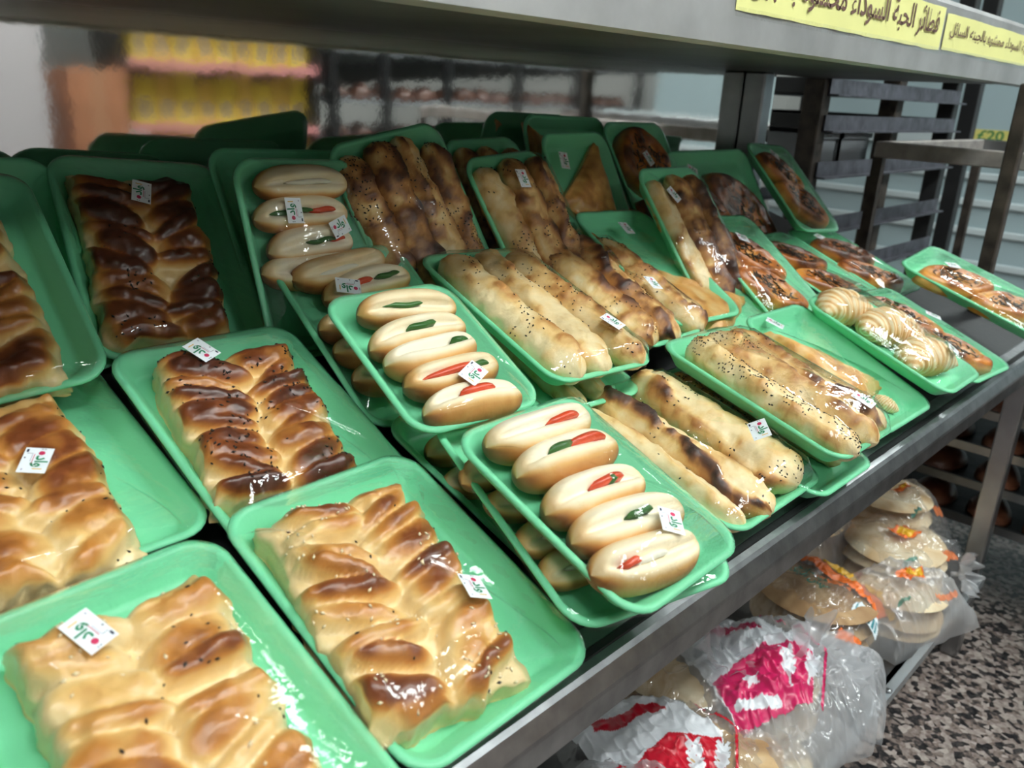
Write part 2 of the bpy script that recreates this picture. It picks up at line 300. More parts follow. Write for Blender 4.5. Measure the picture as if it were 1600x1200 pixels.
def triangle(tr,pts,H,seed,label,bake=.3):
    """a flat folded pastry, seen as a triangle"""
    A,B,C=[np.array(p,float) for p in pts]; n=26; V=[];idx={}
    for i in range(n+1):
        for j in range(n+1-i):
            a,b=i/n,j/n; c=1-a-b; e=min(a,b,c)*3; p=A*a+B*b+C*c; cen=(A+B+C)/3; p=cen+(p-cen)*(1-.03*math.sin(a*17+b*23))
            idx[i,j]=len(V); V.append((p[0],p[1],H*(.45+.55*min(1,e*3.2)**.5)))
    V=np.array(V); nn=fbm(V*np.array([60,60,0])+seed,seed,3); V[:,2]+=(nn-.5)*.006; F=[]
    for i in range(n):
        for j in range(n-i):
            F.append((idx[i,j],idx[i+1,j],idx[i,j+1]))
            if j<n-i-1: F.append((idx[i+1,j],idx[i+1,j+1],idx[i,j+1]))
    area=np.cross(B-A,C-A)
    if area<0: F=[f[::-1] for f in F]
    bd=[idx[i,0] for i in range(n)]+[idx[n-j,j] for j in range(n)]+[idx[0,n-j] for j in range(n)]
    bk=[np.clip(bake+(nn-.5)*1.0,0,1)]; top=V[bd]; k0=len(V); prev=bd; Vs=[V]
    for k in range(1,5):
        ring=top.copy(); ring[:,2]*=1-k/4; c=V.mean(0)[:2]; ring[:,:2]=c+(ring[:,:2]-c)*(1+.02*(k%2)); Vs.append(ring); bk.append(np.full(len(bd),.05+.25*(k%2))); ids=[k0+i for i in range(len(bd))]
        for i in range(len(bd)): j=(i+1)%len(bd); F.append((prev[i],prev[j],ids[j],ids[i]))
        prev=ids;k0+=len(bd)
    F.append(tuple(prev)); V=np.concatenate(Vs); M=place(tr,0,0,0); o=mk('folded_pastry',V,F,PUFF,attr={'bake':np.concatenate(bk)},mat=M); tag(o,label,'pastry'); reg(tr,M,V); return o
def croissant(tr,x,y,rot,L,R,seed,label,z=0,curve=.9):
    ns,na=90,30; s=np.linspace(0,1,ns)[:,None]; th=np.linspace(0,2*math.pi,na,endpoint=False)[None,:]; q=2*s-1
    ang=q*curve; rad=L/(2*math.sin(curve)) ; cx=np.sin(ang)*rad; cy=np.cos(ang)*rad-rad*.85
    n0=fbm(np.stack([s*6+0*th,np.sin(th)+0*s,np.cos(th)+0*s],-1),seed+3,2); seg=7; st=(s*seg)%1; step=.90+.13*(1-st)**1.5
    pr=np.clip(1-np.abs(q)**2.1,.012,1)**.75*step; n=fbm(np.stack([np.sin(th)+0*s,np.cos(th)+0*s,s*8+0*th],-1)*1.6,seed,3)
    stripes=sst(.5+.5*np.sin((s*seg*2.0+.35*np.cos(th)+.6*n0)*2*math.pi),.25,.8); rr=R*pr*(1+(n-.5)*.10+stripes*.018)
    X=cx+np.sin(ang)*np.sin(th)*rr; Y=cy+np.cos(ang)*np.sin(th)*rr; Z=np.maximum(np.cos(th)*rr*.86,-R*.6)+R*.6
    b=.20+.30*stripes*(.45+.9*n)+.12*st+.15*np.cos(th)*0+(n-.5)*.3
    V=np.stack([X,Y,Z],-1).reshape(-1,3); F=[f[::-1] for f in gridF(na,ns,wu=True)]; F+=[tuple(range(na)),tuple(range((ns-1)*na,ns*na))[::-1]]
    M=place(tr,x,y,rot,z); o=mk('croissant',V,F,BUN,attr={'bake':np.clip(b,0,1).ravel()},mat=M); tag(o,label,'pastry'); reg(tr,M,V); return o
def pizza(tr,x,y,rot,L,W,seed,label,z=0,bake=.0,tilt=0,hole=0.,H=.026,bits=64):
    """oval bread boat: raised crust round a cheese topping with dark slivers"""
    nr_,na=26,64; t=np.linspace(0,1,nr_)[:,None]; a=np.linspace(0,2*math.pi,na,endpoint=False)[None,:]
    t=hole+(1-hole)*t; ex=np.sign(np.cos(a))*np.abs(np.cos(a))**1.05; X=t*ex*L/2; Y=t*np.sin(a)*W/2*(1-.25*np.abs(np.cos(a))**3)
    P=np.stack([X,Y,0*X],-1); n=fbm(P*70+seed,seed,3); n2=fbm(P*28+seed,seed+2,2)
    prof=np.where(t<.62,.80+.05*t,.85+.10*np.sin(np.clip((t-.62)/.3,0,1)*math.pi))*np.clip(1-np.clip((t-.86)/.14,0,1)**2.2,0.0,1)**.6
    if hole: prof=prof*np.clip((t-hole)/.12,0.05,1)**.5
    Z=H*prof+(n-.5)*.009*sst(1-t,.08,.3)+(n2-.5)*.006
    b=np.where(t<.60+.25*(n2-.5),.10+n*.62+(n2-.45)*.5,.38+(n2-.3)*.75+(n-.5)*.3)*np.where(t>.93,.7,1)+bake
    Xg=[X]; 
    V=np.stack([X,Y,np.maximum(Z,0)],-1).reshape(-1,3); F=gridF(na,nr_,wu=True); k=len(V)
    bot=V[(nr_-1)*na:].copy(); bot[:,:2]*=.93; bot[:,2]=0; V=np.concatenate([V,bot]); F+=[((nr_-1)*na+i,(nr_-1)*na+(i+1)%na,k+(i+1)%na,k+i) for i in range(na)]
    F.append(tuple(k+i for i in range(na))[::-1]) if not hole else None
    if not hole: F.append(tuple(range(na))[::-1])
    M=place(tr,x,y,rot,z,tilt); bb=np.concatenate([np.clip(b,0,1).ravel(),np.full(na,.3)]); o=mk('topped_bread',V,F,PIZZA,attr={'bake':bb},mat=M); tag(o,label,'bread'); reg(tr,M,V)
    r=np.random.RandomState(seed); mb=MB()
    for i in range(bits):
        ii=r.randint(3,int(nr_*.66)); jj=r.randint(na); c=Vector(V[ii*na+jj])+Vector((0,0,.0015)); dr=r.rand()*6.28; l=r.uniform(.003,.008); w_=r.uniform(.0006,.0015); dx=Vector((math.cos(dr),math.sin(dr),r.uniform(-.2,.2))); dy=Vector((-math.sin(dr),math.cos(dr),0))
        Pq=[c-dx*l-dy*w_*.3,c-dx*l*.3-dy*w_,c+dx*l-dy*w_*.4,c+dx*l+dy*w_*.4,c-dx*l*.3+dy*w_,c-dx*l+dy*w_*.3]; Pq2=[p+Vector((0,0,.0014)) for p in Pq]
        mb.add(Pq+Pq2,[(5,4,3,2,1,0),(6,7,8,9,10,11)]+[(i2,(i2+1)%6,6+(i2+1)%6,6+i2) for i2 in range(6)])
    tp=mb.build('olive_slivers',OLIVE,o); tp['kind']='stuff'
    return o

# ------------------------------------------------------------------ writing
FORMS={'ا':('\ufe8d','\ufe8e',None,None),'أ':('\ufe83','\ufe84',None,None),'ب':('\ufe8f','\ufe90','\ufe91','\ufe92'),'ة':('\ufe93','\ufe94',None,None),'ج':('\ufe9d','\ufe9e','\ufe9f','\ufea0'),
'ح':('\ufea1','\ufea2','\ufea3','\ufea4'),'خ':('\ufea5','\ufea6','\ufea7','\ufea8'),'د':('\ufea9','\ufeaa',None,None),'ر':('\ufead','\ufeae',None,None),'ز':('\ufeaf','\ufeb0',None,None),'س':('\ufeb1','\ufeb2','\ufeb3','\ufeb4'),
'ش':('\ufeb5','\ufeb6','\ufeb7','\ufeb8'),'ط':('\ufec1','\ufec2','\ufec3','\ufec4'),'ع':('\ufec9','\ufeca','\ufecb','\ufecc'),'ف':('\ufed1','\ufed2','\ufed3','\ufed4'),'ل':('\ufedd','\ufede','\ufedf','\ufee0'),
'م':('\ufee1','\ufee2','\ufee3','\ufee4'),'ن':('\ufee5','\ufee6','\ufee7','\ufee8'),'ه':('\ufee9','\ufeea','\ufeeb','\ufeec'),'و':('\ufeed','\ufeee',None,None),'ي':('\ufef1','\ufef2','\ufef3','\ufef4'),
'ى':('\ufeef','\ufef0',None,None),'ئ':('\ufe89','\ufe8a','\ufe8b','\ufe8c'),'ك':('\ufed9','\ufeda','\ufedb','\ufedc'),'ء':('\ufe80',None,None,None)}
def arabic(s):
    out=[]
    for i,c in enumerate(s):
        if c not in FORMS: out.append(c); continue
        f=FORMS[c]; p=s[i-1] if i else ' '; n=s[i+1] if i+1<len(s) else ' '
        jp=p in FORMS and FORMS[p][2] is not None and f[1] is not None; jn=f[2] is not None and n in FORMS and FORMS[n][1] is not None
        out.append(f[3] if jp and jn else f[1] if jp else f[2] if jn else f[0])
    return ''.join(reversed(out))
TXT={}
def text_mesh(s,bold=0.0,thick=0.0):
    """flat lettering as (V,F), 1 unit font size, centred on its box"""
    if (s,bold) in TXT: return TXT[s,bold]
    c=bpy.data.curves.new('lettering','FONT'); c.body=s; c.size=1; c.offset=bold; c.resolution_u=3; c.extrude=0; o=bpy.data.objects.new('lettering',c); COL.objects.link(o)
    dg=bpy.context.evaluated_depsgraph_get(); me=bpy.data.meshes.new_from_object(o.evaluated_get(dg))
    V=np.array([v.co[:] for v in me.vertices]).reshape(-1,3); F=[tuple(p.vertices) for p in me.polygons]
    bpy.data.objects.remove(o); bpy.data.curves.remove(c); bpy.data.meshes.remove(me)
    lo,hi=V.min(0),V.max(0); V=V-(lo+hi)/2; TXT[s,bold]=(V,F,hi-lo); return TXT[s,bold]
def sticker_geo():
    """price label 34 x 24 mm lying in xy, upright along x"""
    mb=MB(); mb.add([(-.017,-.012,0),(.017,-.012,0),(.017,.012,0),(-.017,.012,0)],[(0,1,2,3)],0); z=.00025
    def rect(x0,y0,x1,y1,m): mb.add([(x0,y0,z),(x1,y0,z),(x1,y1,z),(x0,y1,z)],[(0,1,2,3)],m)
    V,F,d=text_mesh('\ufea9\ufe8d\ufeed',.03); k=.0155/d[0]
    mb.add(V*np.array([k,k*1.05,1])+np.array([.0015,.0035,z]),F,1)
    mb.add([(-.0098+.0028*math.cos(t),.003+.0028*math.sin(t),z) for t in np.linspace(0,2*math.pi,14)[:-1]],[tuple(range(13))],2)
    rect(.0112,.000,.0124,.008,3); rect(-.0155,.0015,-.0147,.0032,4); rect(-.0155,.004,-.0147,.0055,4)
    rect(-.0145,-.0105,-.0105,-.0085,4); rect(-.009,-.0045,.002,-.0039,5); rect(-.009,-.0095,-.0086,-.0045,4); rect(-.0035,-.0104,-.002,-.009,4); rect(.012,-.009,.0142,-.0075,5); rect(-.008,-.0028,.006,-.0022,2)
    return mb
# ------------------------------------------------------------------ trays: x,y,z of the rim centre (from the eye), tilt, turn, roll, width, length
FLOORZ=-.0195
TR={'A1':(0.1781,0.4353,-0.3938,0.3901,0.0433,-0.0058,0.2070,0.2700),'A3':(0.1972,0.7286,-0.3161,0.3519,0.0197,0.0058,0.2070,0.2700),
'A2':(0.2027,0.8884,-0.1991,0.6947,-0.0274,-0.1457,0.1999,0.2609),'A0':(0.2540,0.9550,-0.1980,0.9000,0.0078,0.0355,0.1966,0.2565),
'A4':(0.4267,0.9408,-0.1986,0.8240,-0.1297,-0.0207,0.1964,0.2620),'A5':(0.3979,0.6769,-0.3176,0.4548,0.0330,0.0353,0.2027,0.2670),
'A6':(0.3886,0.4565,-0.3884,0.3946,0.0215,0.0055,0.2015,0.2663),'B0':(0.6218,0.9265,-0.2103,1.0123,-0.0325,0.0100,0.2193,0.2803),
'B1':(0.5748,0.8523,-0.1993,1.1918,-0.0318,0.0339,0.1762,0.2280),'B2':(0.6000,0.7533,-0.2732,0.6613,0.0219,-0.0218,0.1881,0.2426),
'B3':(0.5622,0.6282,-0.2630,0.4684,-0.0828,-0.0548,0.1621,0.2040),'B4':(0.5639,0.4017,-0.3390,0.3926,0.0205,0.0109,0.1773,0.2291),
'B5':(0.5848,0.4374,-0.3659,0.3753,-0.1875,0.0097,0.2050,0.2620),'B6':(0.6174,0.5309,-0.3812,0.3461,0.0270,0,0.2050,0.2620),
'R1':(0.7527,0.8645,-0.1852,1.1193,0.1797,-0.0072,0.2000,0.2700),'R1b':(0.9871,0.9214,-0.1973,0.9969,0.0316,-0.0023,0.1664,0.2808),
'R2':(0.9437,0.8239,-0.2079,0.9743,0.0772,-0.0007,0.1679,0.2753),'R3':(0.7911,0.6897,-0.2647,0.3627,-0.0427,0.0368,0.1918,0.2802),
'R4':(1.0211,0.7329,-0.2718,0.4530,0.0058,-0.0129,0.1556,0.2626),'T4':(1.2235,0.7098,-0.3018,0.4938,0.0667,-0.0053,0.2000,0.2700),
'T3':(1.1496,0.7465,-0.2560,0.5373,-0.0392,0.0134,0.1931,0.2668),'T2':(1.1702,0.8974,-0.1821,1.0800,0.0280,0.0274,0.1825,0.2600),
'T1':(1.2386,0.9953,-0.1921,1.2672,-0.0231,-0.0030,0.2280,0.3078),'O1':(1.3972,0.9322,-0.1631,0.9989,-0.0070,0.0014,0.1940,0.2619),
'R6':(1.2946,0.7617,-0.2307,0.9046,-0.0105,-0.0104,0.1788,0.2822),'R5':(1.0109,0.4532,-0.3521,0.2920,0.0093,0.0319,0.1823,0.2760),
'T5':(1.2647,0.4745,-0.3770,0.4312,-0.0121,0,0.2000,0.2700),'R7':(0.8575,0.4818,-0.3981,0.2652,0.0065,0.0009,0.2200,0.2700),
'P1':(1.4217,0.6988,-0.2870,0.6279,-0.0714,0.0061,0.2000,0.2700),'P0':(1.6074,0.8650,-0.2539,1.0133,-0.0101,-0.0312,0.3050,0.3535),
'P2':(1.8434,0.8631,-0.1796,0.7646,-0.0841,0.0073,0.1829,0.2473),'P4':(1.6079,0.4554,-0.3810,0.3693,-0.0620,0.0065,0.2000,0.2700),
'P5':(1.8469,0.4378,-0.3295,0.3330,0.0441,-0.0831,0.2000,0.2918),'C':(1.4300,0.4550,-0.3600,0.3665,0,0,0.1700,0.2700),
'P3':(1.6500,0.7000,-0.3150,0.3840,0,0,0.1900,0.2700),'R3b':(0.7911,0.7019,-0.3082,0.3627,-0.0427,0.0368,0.1918,0.2802),
'R8':(1.0009,0.4662,-0.4025,0.2920,0.0093,0.0319,0.1823,0.2760),'P3b':(1.8450,0.7000,-0.3150,0.3840,0,0,0.1900,0.2700)}
TM={k:Matrix.Translation((t[0],t[1],t[2]+EYE))@Matrix.Rotation(t[3],4,'X')@Matrix.Rotation(t[4],4,'Z')@Matrix.Rotation(t[5],4,'Y') for k,t in TR.items()}
TL={'A1':'foam tray by the rail under the big pale loaf with mixed seeds','A2':'steep foam tray at the back, its orange-brown loaf cut by the picture edge','A0':'foam tray standing behind the steep orange-brown loaf, nothing seen in it',
'A3':'foam tray in the middle row under the pale loaf with a star-shaped fold','A4':'steep foam tray by the polished back panel under a very dark loaf','A5':'foam tray in the middle row under the dark glossy loaf',
'A6':'foam tray by the rail under the sesame-topped golden loaf','B0':'foam tray mostly hidden behind the steep tray of four buns','B1':'steep foam tray of four buns with two price labels','B2':'foam tray of buns half covered by a smaller bun tray',
'B3':'foam tray of five buns lying on another bun tray','B4':'top foam tray of five tomato buns overhanging the rail','B5':'foam tray of buns under the one that overhangs the rail','B6':'shaded foam tray of buns lowest of the bun stack',
'R1':'steep foam tray of four long dark rolls by the back panel','R1b':'foam tray of rolls hidden behind a tray of three rolls','R2':'steep foam tray of three brown rolls with a label near its top','R3':'foam tray of three pale rolls on top of another roll tray',
'R3b':'lower foam tray under the three pale rolls','R4':'foam tray of fused brown rolls in the middle row','R5':'foam tray of rolls thick with black seeds overhanging the rail','R7':'foam tray of burnt-ridged rolls beside the tomato buns',
'R8':'shaded foam tray under the rolls thick with black seeds','R6':'foam tray of glossy dark rolls behind the half-empty trays','T1':'rearmost foam tray with the tip of an orange pastry','T2':'upright foam tray with a triangle pastry and bare green half',
'T3':'foam tray with a scrap of pastry behind the fused rolls','T4':'half-empty foam tray beside the fused brown rolls','T5':'half-empty foam tray by the rail beside the seeded rolls','O1':'foam tray behind the ring bread',
'P0':'wide foam tray of dark topped breads against the back','P1':'foam tray of topped breads beside the half-empty middle tray','P2':'tilted foam tray of topped breads next to the rear post','P3':'shaded foam tray of topped breads behind the croissants','P3b':'foam tray of topped breads under the tilted one by the rear post',
'P4':'foam tray of topped breads by the rail next to the croissants','P5':'foam tray of topped breads at the end of the rail by the thin post','C':'foam tray under the three striped croissants'}
def rrect(W,L,r,z,n=7):
    P=[]
    for cx,cy,a0 in((W/2-r,L/2-r,0),(-W/2+r,L/2-r,90),(-W/2+r,-L/2+r,180),(W/2-r,-L/2+r,270)):
        for i in range(n):
            a=math.radians(a0+90*i/(n-1)); P.append((cx+r*math.cos(a),cy+r*math.sin(a),z))
    return P
def tray(k):
    W,L=TR[k][6:8]; prof=[(.024,-.0235),(.019,-.0225),(.014,-.017),(.0035,-.004),(0,-.003),(-.0005,-.001),(.001,.0008),(.005,.0008),(.0075,-.001),(.019,-.0165),(.022,-.019),(.027,-.0195)]
    V=[];n=28
    for ins,z in prof: V+=rrect(W-2*ins,L-2*ins,max(.008,.030-ins*.8),z)
    F=[tuple(range(n))[::-1]]
    for j in range(len(prof)-1):
        for i in range(n): F.append((j*n+i,j*n+(i+1)%n,(j+1)*n+(i+1)%n,(j+1)*n+i))
    F.append(tuple((len(prof)-1)*n+i for i in range(n)))
    o=mk('foam_tray',V,F,FOAM,mat=TM[k]); return tag(o,'green '+TL[k],'tray','foam trays on the slanted shelf')
def film(k,o,wrk=.0008):
    """cling film stretched from rim to rim over whatever stands higher"""
    W,L=TR[k][6:8]; nr_,n=22,64; cell=.004; gx,gy=int(W/cell)+3,int(L/cell)+3; H=np.full((gx,gy),-.05)
    for P in REG.get(k,[]):
        i=np.clip(((P[:,0]+W/2)/cell+1).astype(int),0,gx-1); j=np.clip(((P[:,1]+L/2)/cell+1).astype(int),0,gy-1); np.maximum.at(H,(i,j),P[:,2])
    for _ in range(1):
        Hp=np.pad(H,1,constant_values=-.05); H=np.max([Hp[a:a+gx,b:b+gy] for a in range(3) for b in range(3)],0)
    ring=np.array(rrect(W-.001,L-.001,.030,0,16))[:,:2]; t=np.linspace(0,1,nr_)
    P=np.array([ring*(.001+.999*s) for s in t])           # nr,n,2
    i=np.clip(((P[...,0]+W/2)/cell+1).astype(int),0,gx-1); j=np.clip(((P[...,1]+L/2)/cell+1).astype(int),0,gy-1)
    ob=H[i,j]+.0016; h=np.maximum(ob,.0005*np.ones_like(ob)); h[-1]=.0012
    for _ in range(260):
        a=.5*(np.roll(h,1,1)+np.roll(h,-1,1)); b=h.copy(); b[1:-1]=.5*(h[:-2]+h[2:]); b[0]=h[1].mean()
        h=np.maximum(ob,.35*a+.65*b); h[-1]=.0012
    V=np.concatenate([P.reshape(-1,2),h.reshape(-1,1)],1); sk=V[-n:].copy(); sk[:,:2]*=1.006; sk[:,2]=-.006; V=np.concatenate([V,sk])
    F=gridF(n,nr_+1,wu=True)
    return mk('cling_film',V,F,FILM,o),P,h
SG=None
def sticker(k,o,x,y,phi,P,h):
    d=np.hypot(P[...,0]-x,P[...,1]-y); near=np.argsort(d.ravel())[:14]; pts=np.concatenate([P.reshape(-1,2),h.reshape(-1,1)],1)
    q=pts[d.ravel()<.018]; q=q if len(q)>5 else pts[near]
    A=np.c_[q[:,:2],np.ones(len(q))]; c,_,_,_=np.linalg.lstsq(A,q[:,2],rcond=None); z=c[0]*x+c[1]*y+c[2]; z+=max(0,(q[:,2]-A@c).max())*.8; c=c*np.array([.7,.7,1])
    nrm_=Vector((-c[0],-c[1],1)).normalized(); ex=Vector((math.cos(math.radians(phi)),math.sin(math.radians(phi)),0)); ex=(ex-nrm_*ex.dot(nrm_)).normalized(); ey=nrm_.cross(ex)
    Mx=Matrix([[ex[i],ey[i],nrm_[i],(x,y,z+.0012)[i]] for i in range(3)]+[[0,0,0,1]])
    s=bpy.data.objects.new('price_sticker',SG); COL.objects.link(s); s.parent=o; s.matrix_local=Mx
_mb=sticker_geo(); _mb.V=[(a*.86,b*.86,c) for a,b,c in _mb.V]; SG=bpy.data.meshes.new('price_sticker'); SG.from_pydata([tuple(v) for v in _mb.V],[],_mb.F)
for m in (PAPER,INKG,INKR,INKY,INKD,INKP): SG.materials.append(m)
SG.polygons.foreach_set('material_index',_mb.M)

# ------------------------------------------------------------------ room shell
def struct(name,a,b,m):
    mb=MB(); mb.box(a,b); o=mb.build(name,m); o['kind']='structure'; return o
def granite():
    m,t,b=nt('speckled_granite'); N=t.nodes.new; L=t.links.new; tc=N('ShaderNodeTexCoord')
    v=N('ShaderNodeTexVoronoi'); v.inputs['Scale'].default_value=75; v.inputs['Randomness'].default_value=1; L(tc.outputs['Object'],v.inputs['Vector'])
    n=N('ShaderNodeTexNoise'); n.inputs['Scale'].default_value=95; n.inputs['Detail'].default_value=6; L(tc.outputs['Object'],n.inputs['Vector'])
    sp=N('ShaderNodeSeparateColor'); L(v.outputs['Color'],sp.inputs[0])
    mx=N('ShaderNodeMath'); mx.operation='MULTIPLY_ADD'; mx.inputs[1].default_value=.55; L(sp.outputs[0],mx.inputs[0]); 
    m2=N('ShaderNodeMath'); m2.operation='MULTIPLY'; m2.inputs[1].default_value=.5; L(n.outputs['Fac'],m2.inputs[0]); L(m2.outputs[0],mx.inputs[2])
    r=N('ShaderNodeValToRGB'); e=r.color_ramp.elements
    for i,(p,c) in enumerate([(.25,(.012,.012,.014)),(.42,(.05,.045,.045)),(.52,(.20,.15,.13)),(.62,(.24,.22,.21)),(.8,(.40,.34,.31))]):
        if i>1: e.new(.5)
        e[i].position=p; e[i].color=(*c,1)
    L(mx.outputs[0],r.inputs[0]); L(r.outputs[0],b.inputs['Base Color']); b.inputs['Roughness'].default_value=.28; return m
struct('floor',(-4,-5,-.1),(7,4,0),granite())
WALLM=pm('painted_wall',(.68,.69,.67),.7); 
struct('ceiling',(-4,-5,3.2),(7,4,3.3),pm('white_ceiling',(.7,.7,.7),.8))
struct('wall_back',(-4,3.4,0),(7,3.5,3.2),WALLM); struct('wall_front',(-4,-5,0),(7,-4.9,3.2),WALLM)
struct('wall_left',(-4,-4.9,0),(-3.9,3.4,3.2),WALLM); struct('wall_right',(6.9,-4.9,0),(7,3.4,3.2),WALLM)
def emit(name,col,s):
    m=bpy.data.materials.new(name); m.use_nodes=True; t=m.node_tree; t.nodes.clear(); o=t.nodes.new('ShaderNodeOutputMaterial'); e=t.nodes.new('ShaderNodeEmission')
    e.inputs[0].default_value=(*col,1); e.inputs[1].default_value=s; t.links.new(e.outputs[0],o.inputs[0]); return m
TUBE=emit('fluorescent_tube',(.93,1,.98),LAMP)
for i,(x,y) in enumerate([(-.7,-.75),(.35,-.75),(1.4,-.75),(2.5,-.75),(3.6,-.75),(.6,-2.9),(2.8,-2.9),(5.0,.2)]):
    c=empty('ceiling_light',(x,y,3.2)); tag(c,'white louvred ceiling light over the aisle, fitting %s along'%['one','two','three','four','five','six','seven','eight'][i],'lamp','ceiling lights over the aisle')
    mb=MB(); mb.box((-.33,-.33,-.03),(.33,.33,0),0); mb.build('housing',WHITEP,c)
    for j in range(4):
        mb=MB(); mb.box((-.29,-.245+j*.14,-.05),(.29,-.175+j*.14,-.032)); mb.build('tube',TUBE,c)

# ------------------------------------------------------------------ display shelf
XA,XB=-.75,2.12
def Z(z): return z+EYE
unit=empty('display_shelf',(0,.36,0)); tag(unit,'long steel display shelf holding the bread trays and the bags below','shelf')
def part(name,mb,m,smooth=False): return mb.build(name,m,unit,smooth,mat=Matrix.Identity(4))
mb=MB(); mb.prism([(.385,Z(-.462)),(.383,Z(-.462)),(.367,Z(-.466)),(.365,Z(-.474)),(.359,Z(-.475)),(.357,Z(-.4675)),(.350,Z(-.470)),(.346,Z(-.474)),(.3385,Z(-.489)),(.3375,Z(-.493)),(.3375,Z(-.516)),(.340,Z(-.519)),(.385,Z(-.519))],XA,XB); part('front_rail',mb,RAILM)
mb=MB(); mb.box((XA,.3575,Z(-.4695)),(XB,.3655,Z(-.4655))); part('groove_shade_strip',mb,BLACK)  # black strip laid in the groove, its colour standing in for shade
BASEZ=lambda y:-.441+.283*(y-.325)-.040
mb=MB(); mb.prism([(.386,Z(BASEZ(.386)-.006)),(1.08,Z(BASEZ(1.08)-.006)),(1.08,Z(BASEZ(1.08))),(.386,Z(BASEZ(.386)))],XA,XB); part('slanted_deck',mb,BLACK)
mb=MB(); mb.box((XA,1.085,Z(-.45)),(XB,1.089,Z(.063))); part('back_panel',mb,MIRROR)
mb=MB(); mb.box((XA,.535,Z(.063)),(2.34,1.09,Z(.085))); part('upper_shelf_sheet',mb,UNDER)
mb=MB(); mb.prism([(.53,Z(.058)),(.53,Z(.165)),(.533,Z(.172)),(.56,Z(.172)),(.56,Z(.166)),(.536,Z(.166)),(.536,Z(.063)),(.575,Z(.063)),(.575,Z(.058))],XA,2.34); part('upper_shelf_fascia',mb,FASC)
for x0,y0 in ((1.955,1.028),(XA,1.028)):
    mb=MB(); mb.box((x0,y0,0),(x0+.048,y0+.055,Z(.0629)),0,.004); part('post',mb,STEEL)
mb=MB(); mb.box((2.045,.352,0),(2.085,.392,Z(-.47)),0,.003); part('front_leg',mb,STEEL)
mb=MB(); mb.box((XA,.352,0),(XA+.04,.392,Z(-.47)),0,.003); part('front_leg',mb,STEEL)
mb=MB(); mb.box((2.075,.485,Z(-.44)),(2.105,.515,Z(.06)),0,.003); part('upright',mb,WORN)
mb=MB(); mb.box((XA,.36,Z(-1.056)),(XB,1.15,Z(-1.05))); part('lower_deck',mb,DSTEEL)
mb=MB(); mb.prism([(.338,Z(-1.036)),(.352,Z(-1.036)),(.352,Z(-1.05)),(.37,Z(-1.05)),(.37,Z(-1.056)),(.338,Z(-1.056))],XA,2.06); part('lower_lip',mb,LIPM)
mb=MB(); mb.tube((1.47,.345,Z(-1.037)),(1.47,.345,Z(-1.031)),.006,10); part('bolt',mb,STEEL,True)

# ------------------------------------------------------------------ trays with their food
O={k:tray(k) for k in TR}
loaf('A6',-.024,-.006,-8.5,.138,.205,.048,11,5,2,.06,16,110,'golden braided loaf with white sesame, sitting by the rail')
loaf('A5',-.012,.004,-10,.140,.185,.046,23,5,2,.32,240,0,'dark glossy braided loaf sprinkled with black seeds in the middle row')
loaf('A4',-.014,-.010,-2,.134,.215,.044,37,5,2,.42,60,0,'very dark braided loaf on the steep tray by the back panel')
loaf('A1',-.002,-.012,-6,.135,.215,.048,41,5,2,-.02,30,60,'pale golden braided loaf with mixed seeds at the near corner')
loaf('A3',-.022,-.038,-4,.135,.205,.046,53,4,2,.08,34,0,'pale braided loaf with a star-shaped fold and few black seeds',flat=.2)
loaf('A2',-.006,-.025,0,.135,.200,.044,61,5,2,.2,12,0,'orange-brown loaf on the steep tray cut by the picture edge')
OD=['first','second','third','fourth','fifth']
BT={'B4':('on the tray over the rail',[(-.001,.077,-3.3,.136),(-.005,.041,-4.5,.13),(-.016,-.003,-6,.122),(-.0135,-.042,-9.7,.134),(-.032,-.080,-11.2,.122)],.047,.049,
 [(10,0,(('tom',.62,.34,.25),)),(-6,.08,(('tom',.66,.42,.28),('leaf',.40,.26,.22))),(6,.03,(('tom',.55,.36,.22),('leaf',.60,.2,.2))),(12,.06,(('leaf',.52,.22,.2),)),(18,.12,(('tom',.22,.16,.26),('cheese',.42,.3,.06)))]),
'B3':('on the smaller upper tray',[(.0055,.065,-7,.118),(-.0075,.0235,3.3,.123),(-.0075,-.0115,2.5,.116),(-.0025,-.043,1,.116),(-.005,-.081,-4,.115)],.042,.046,
 [(35,.25,(('leaf',.4,.4,.1),)),(12,.15,(('leaf',.5,.3,.16),)),(-4,-.04,(('leaf',.76,.2,.2),)),(14,.28,(('tom',.42,.6,.14),('leaf',.7,.25,.12))),(-8,.02,(('tom',.52,.36,.2),))]),
'B2':('on the half-covered tray',[(-.010,.089,4,.138),(.009,.063,4,.13),(-.031,.0105,-4,.106),(-.029,-.026,-4,.112),(-.028,-.064,-5,.112)],.044,.046,
 [(25,.32,(('cheese',.4,.4,.05),)),(14,.1,(('leaf',.7,.3,.12),('tom',.35,.3,.1))),(0,.2,()),(0,.15,()),(0,.15,())]),
'B1':('on the two-label steep tray',[(-.003,.084,1,.128),(-.0125,.0485,1.5,.128),(-.008,.013,4,.118),(-.0165,-.021,2,.128)],.044,.046,
 [(10,.2,(('cheese',.5,.5,.06),)),(4,.12,(('leaf',.3,.5,.16),('tom',.66,.3,.12))),(6,.08,(('leaf',.55,.34,.14),('tom',.75,.2,.1))),(0,.1,())]),
'B5':('under the top rail tray',[(-.0535,.061,9,.112),(-.047,.013,4,.108),(-.0455,-.028,5,.108),(-.0445,-.066,2,.108)],.042,.030,
 [(20,.2,()),(25,.22,()),(25,.25,(('cheese',.4,.4,.04),)),(25,.25,(('cheese',.4,.4,.04),))]),
'B6':('in the lowest bun tray',[(-.0325,.066,-3,.113),(-.0455,.016,-6,.114)],.044,.036,[(20,.08,()),(20,.08,())])}
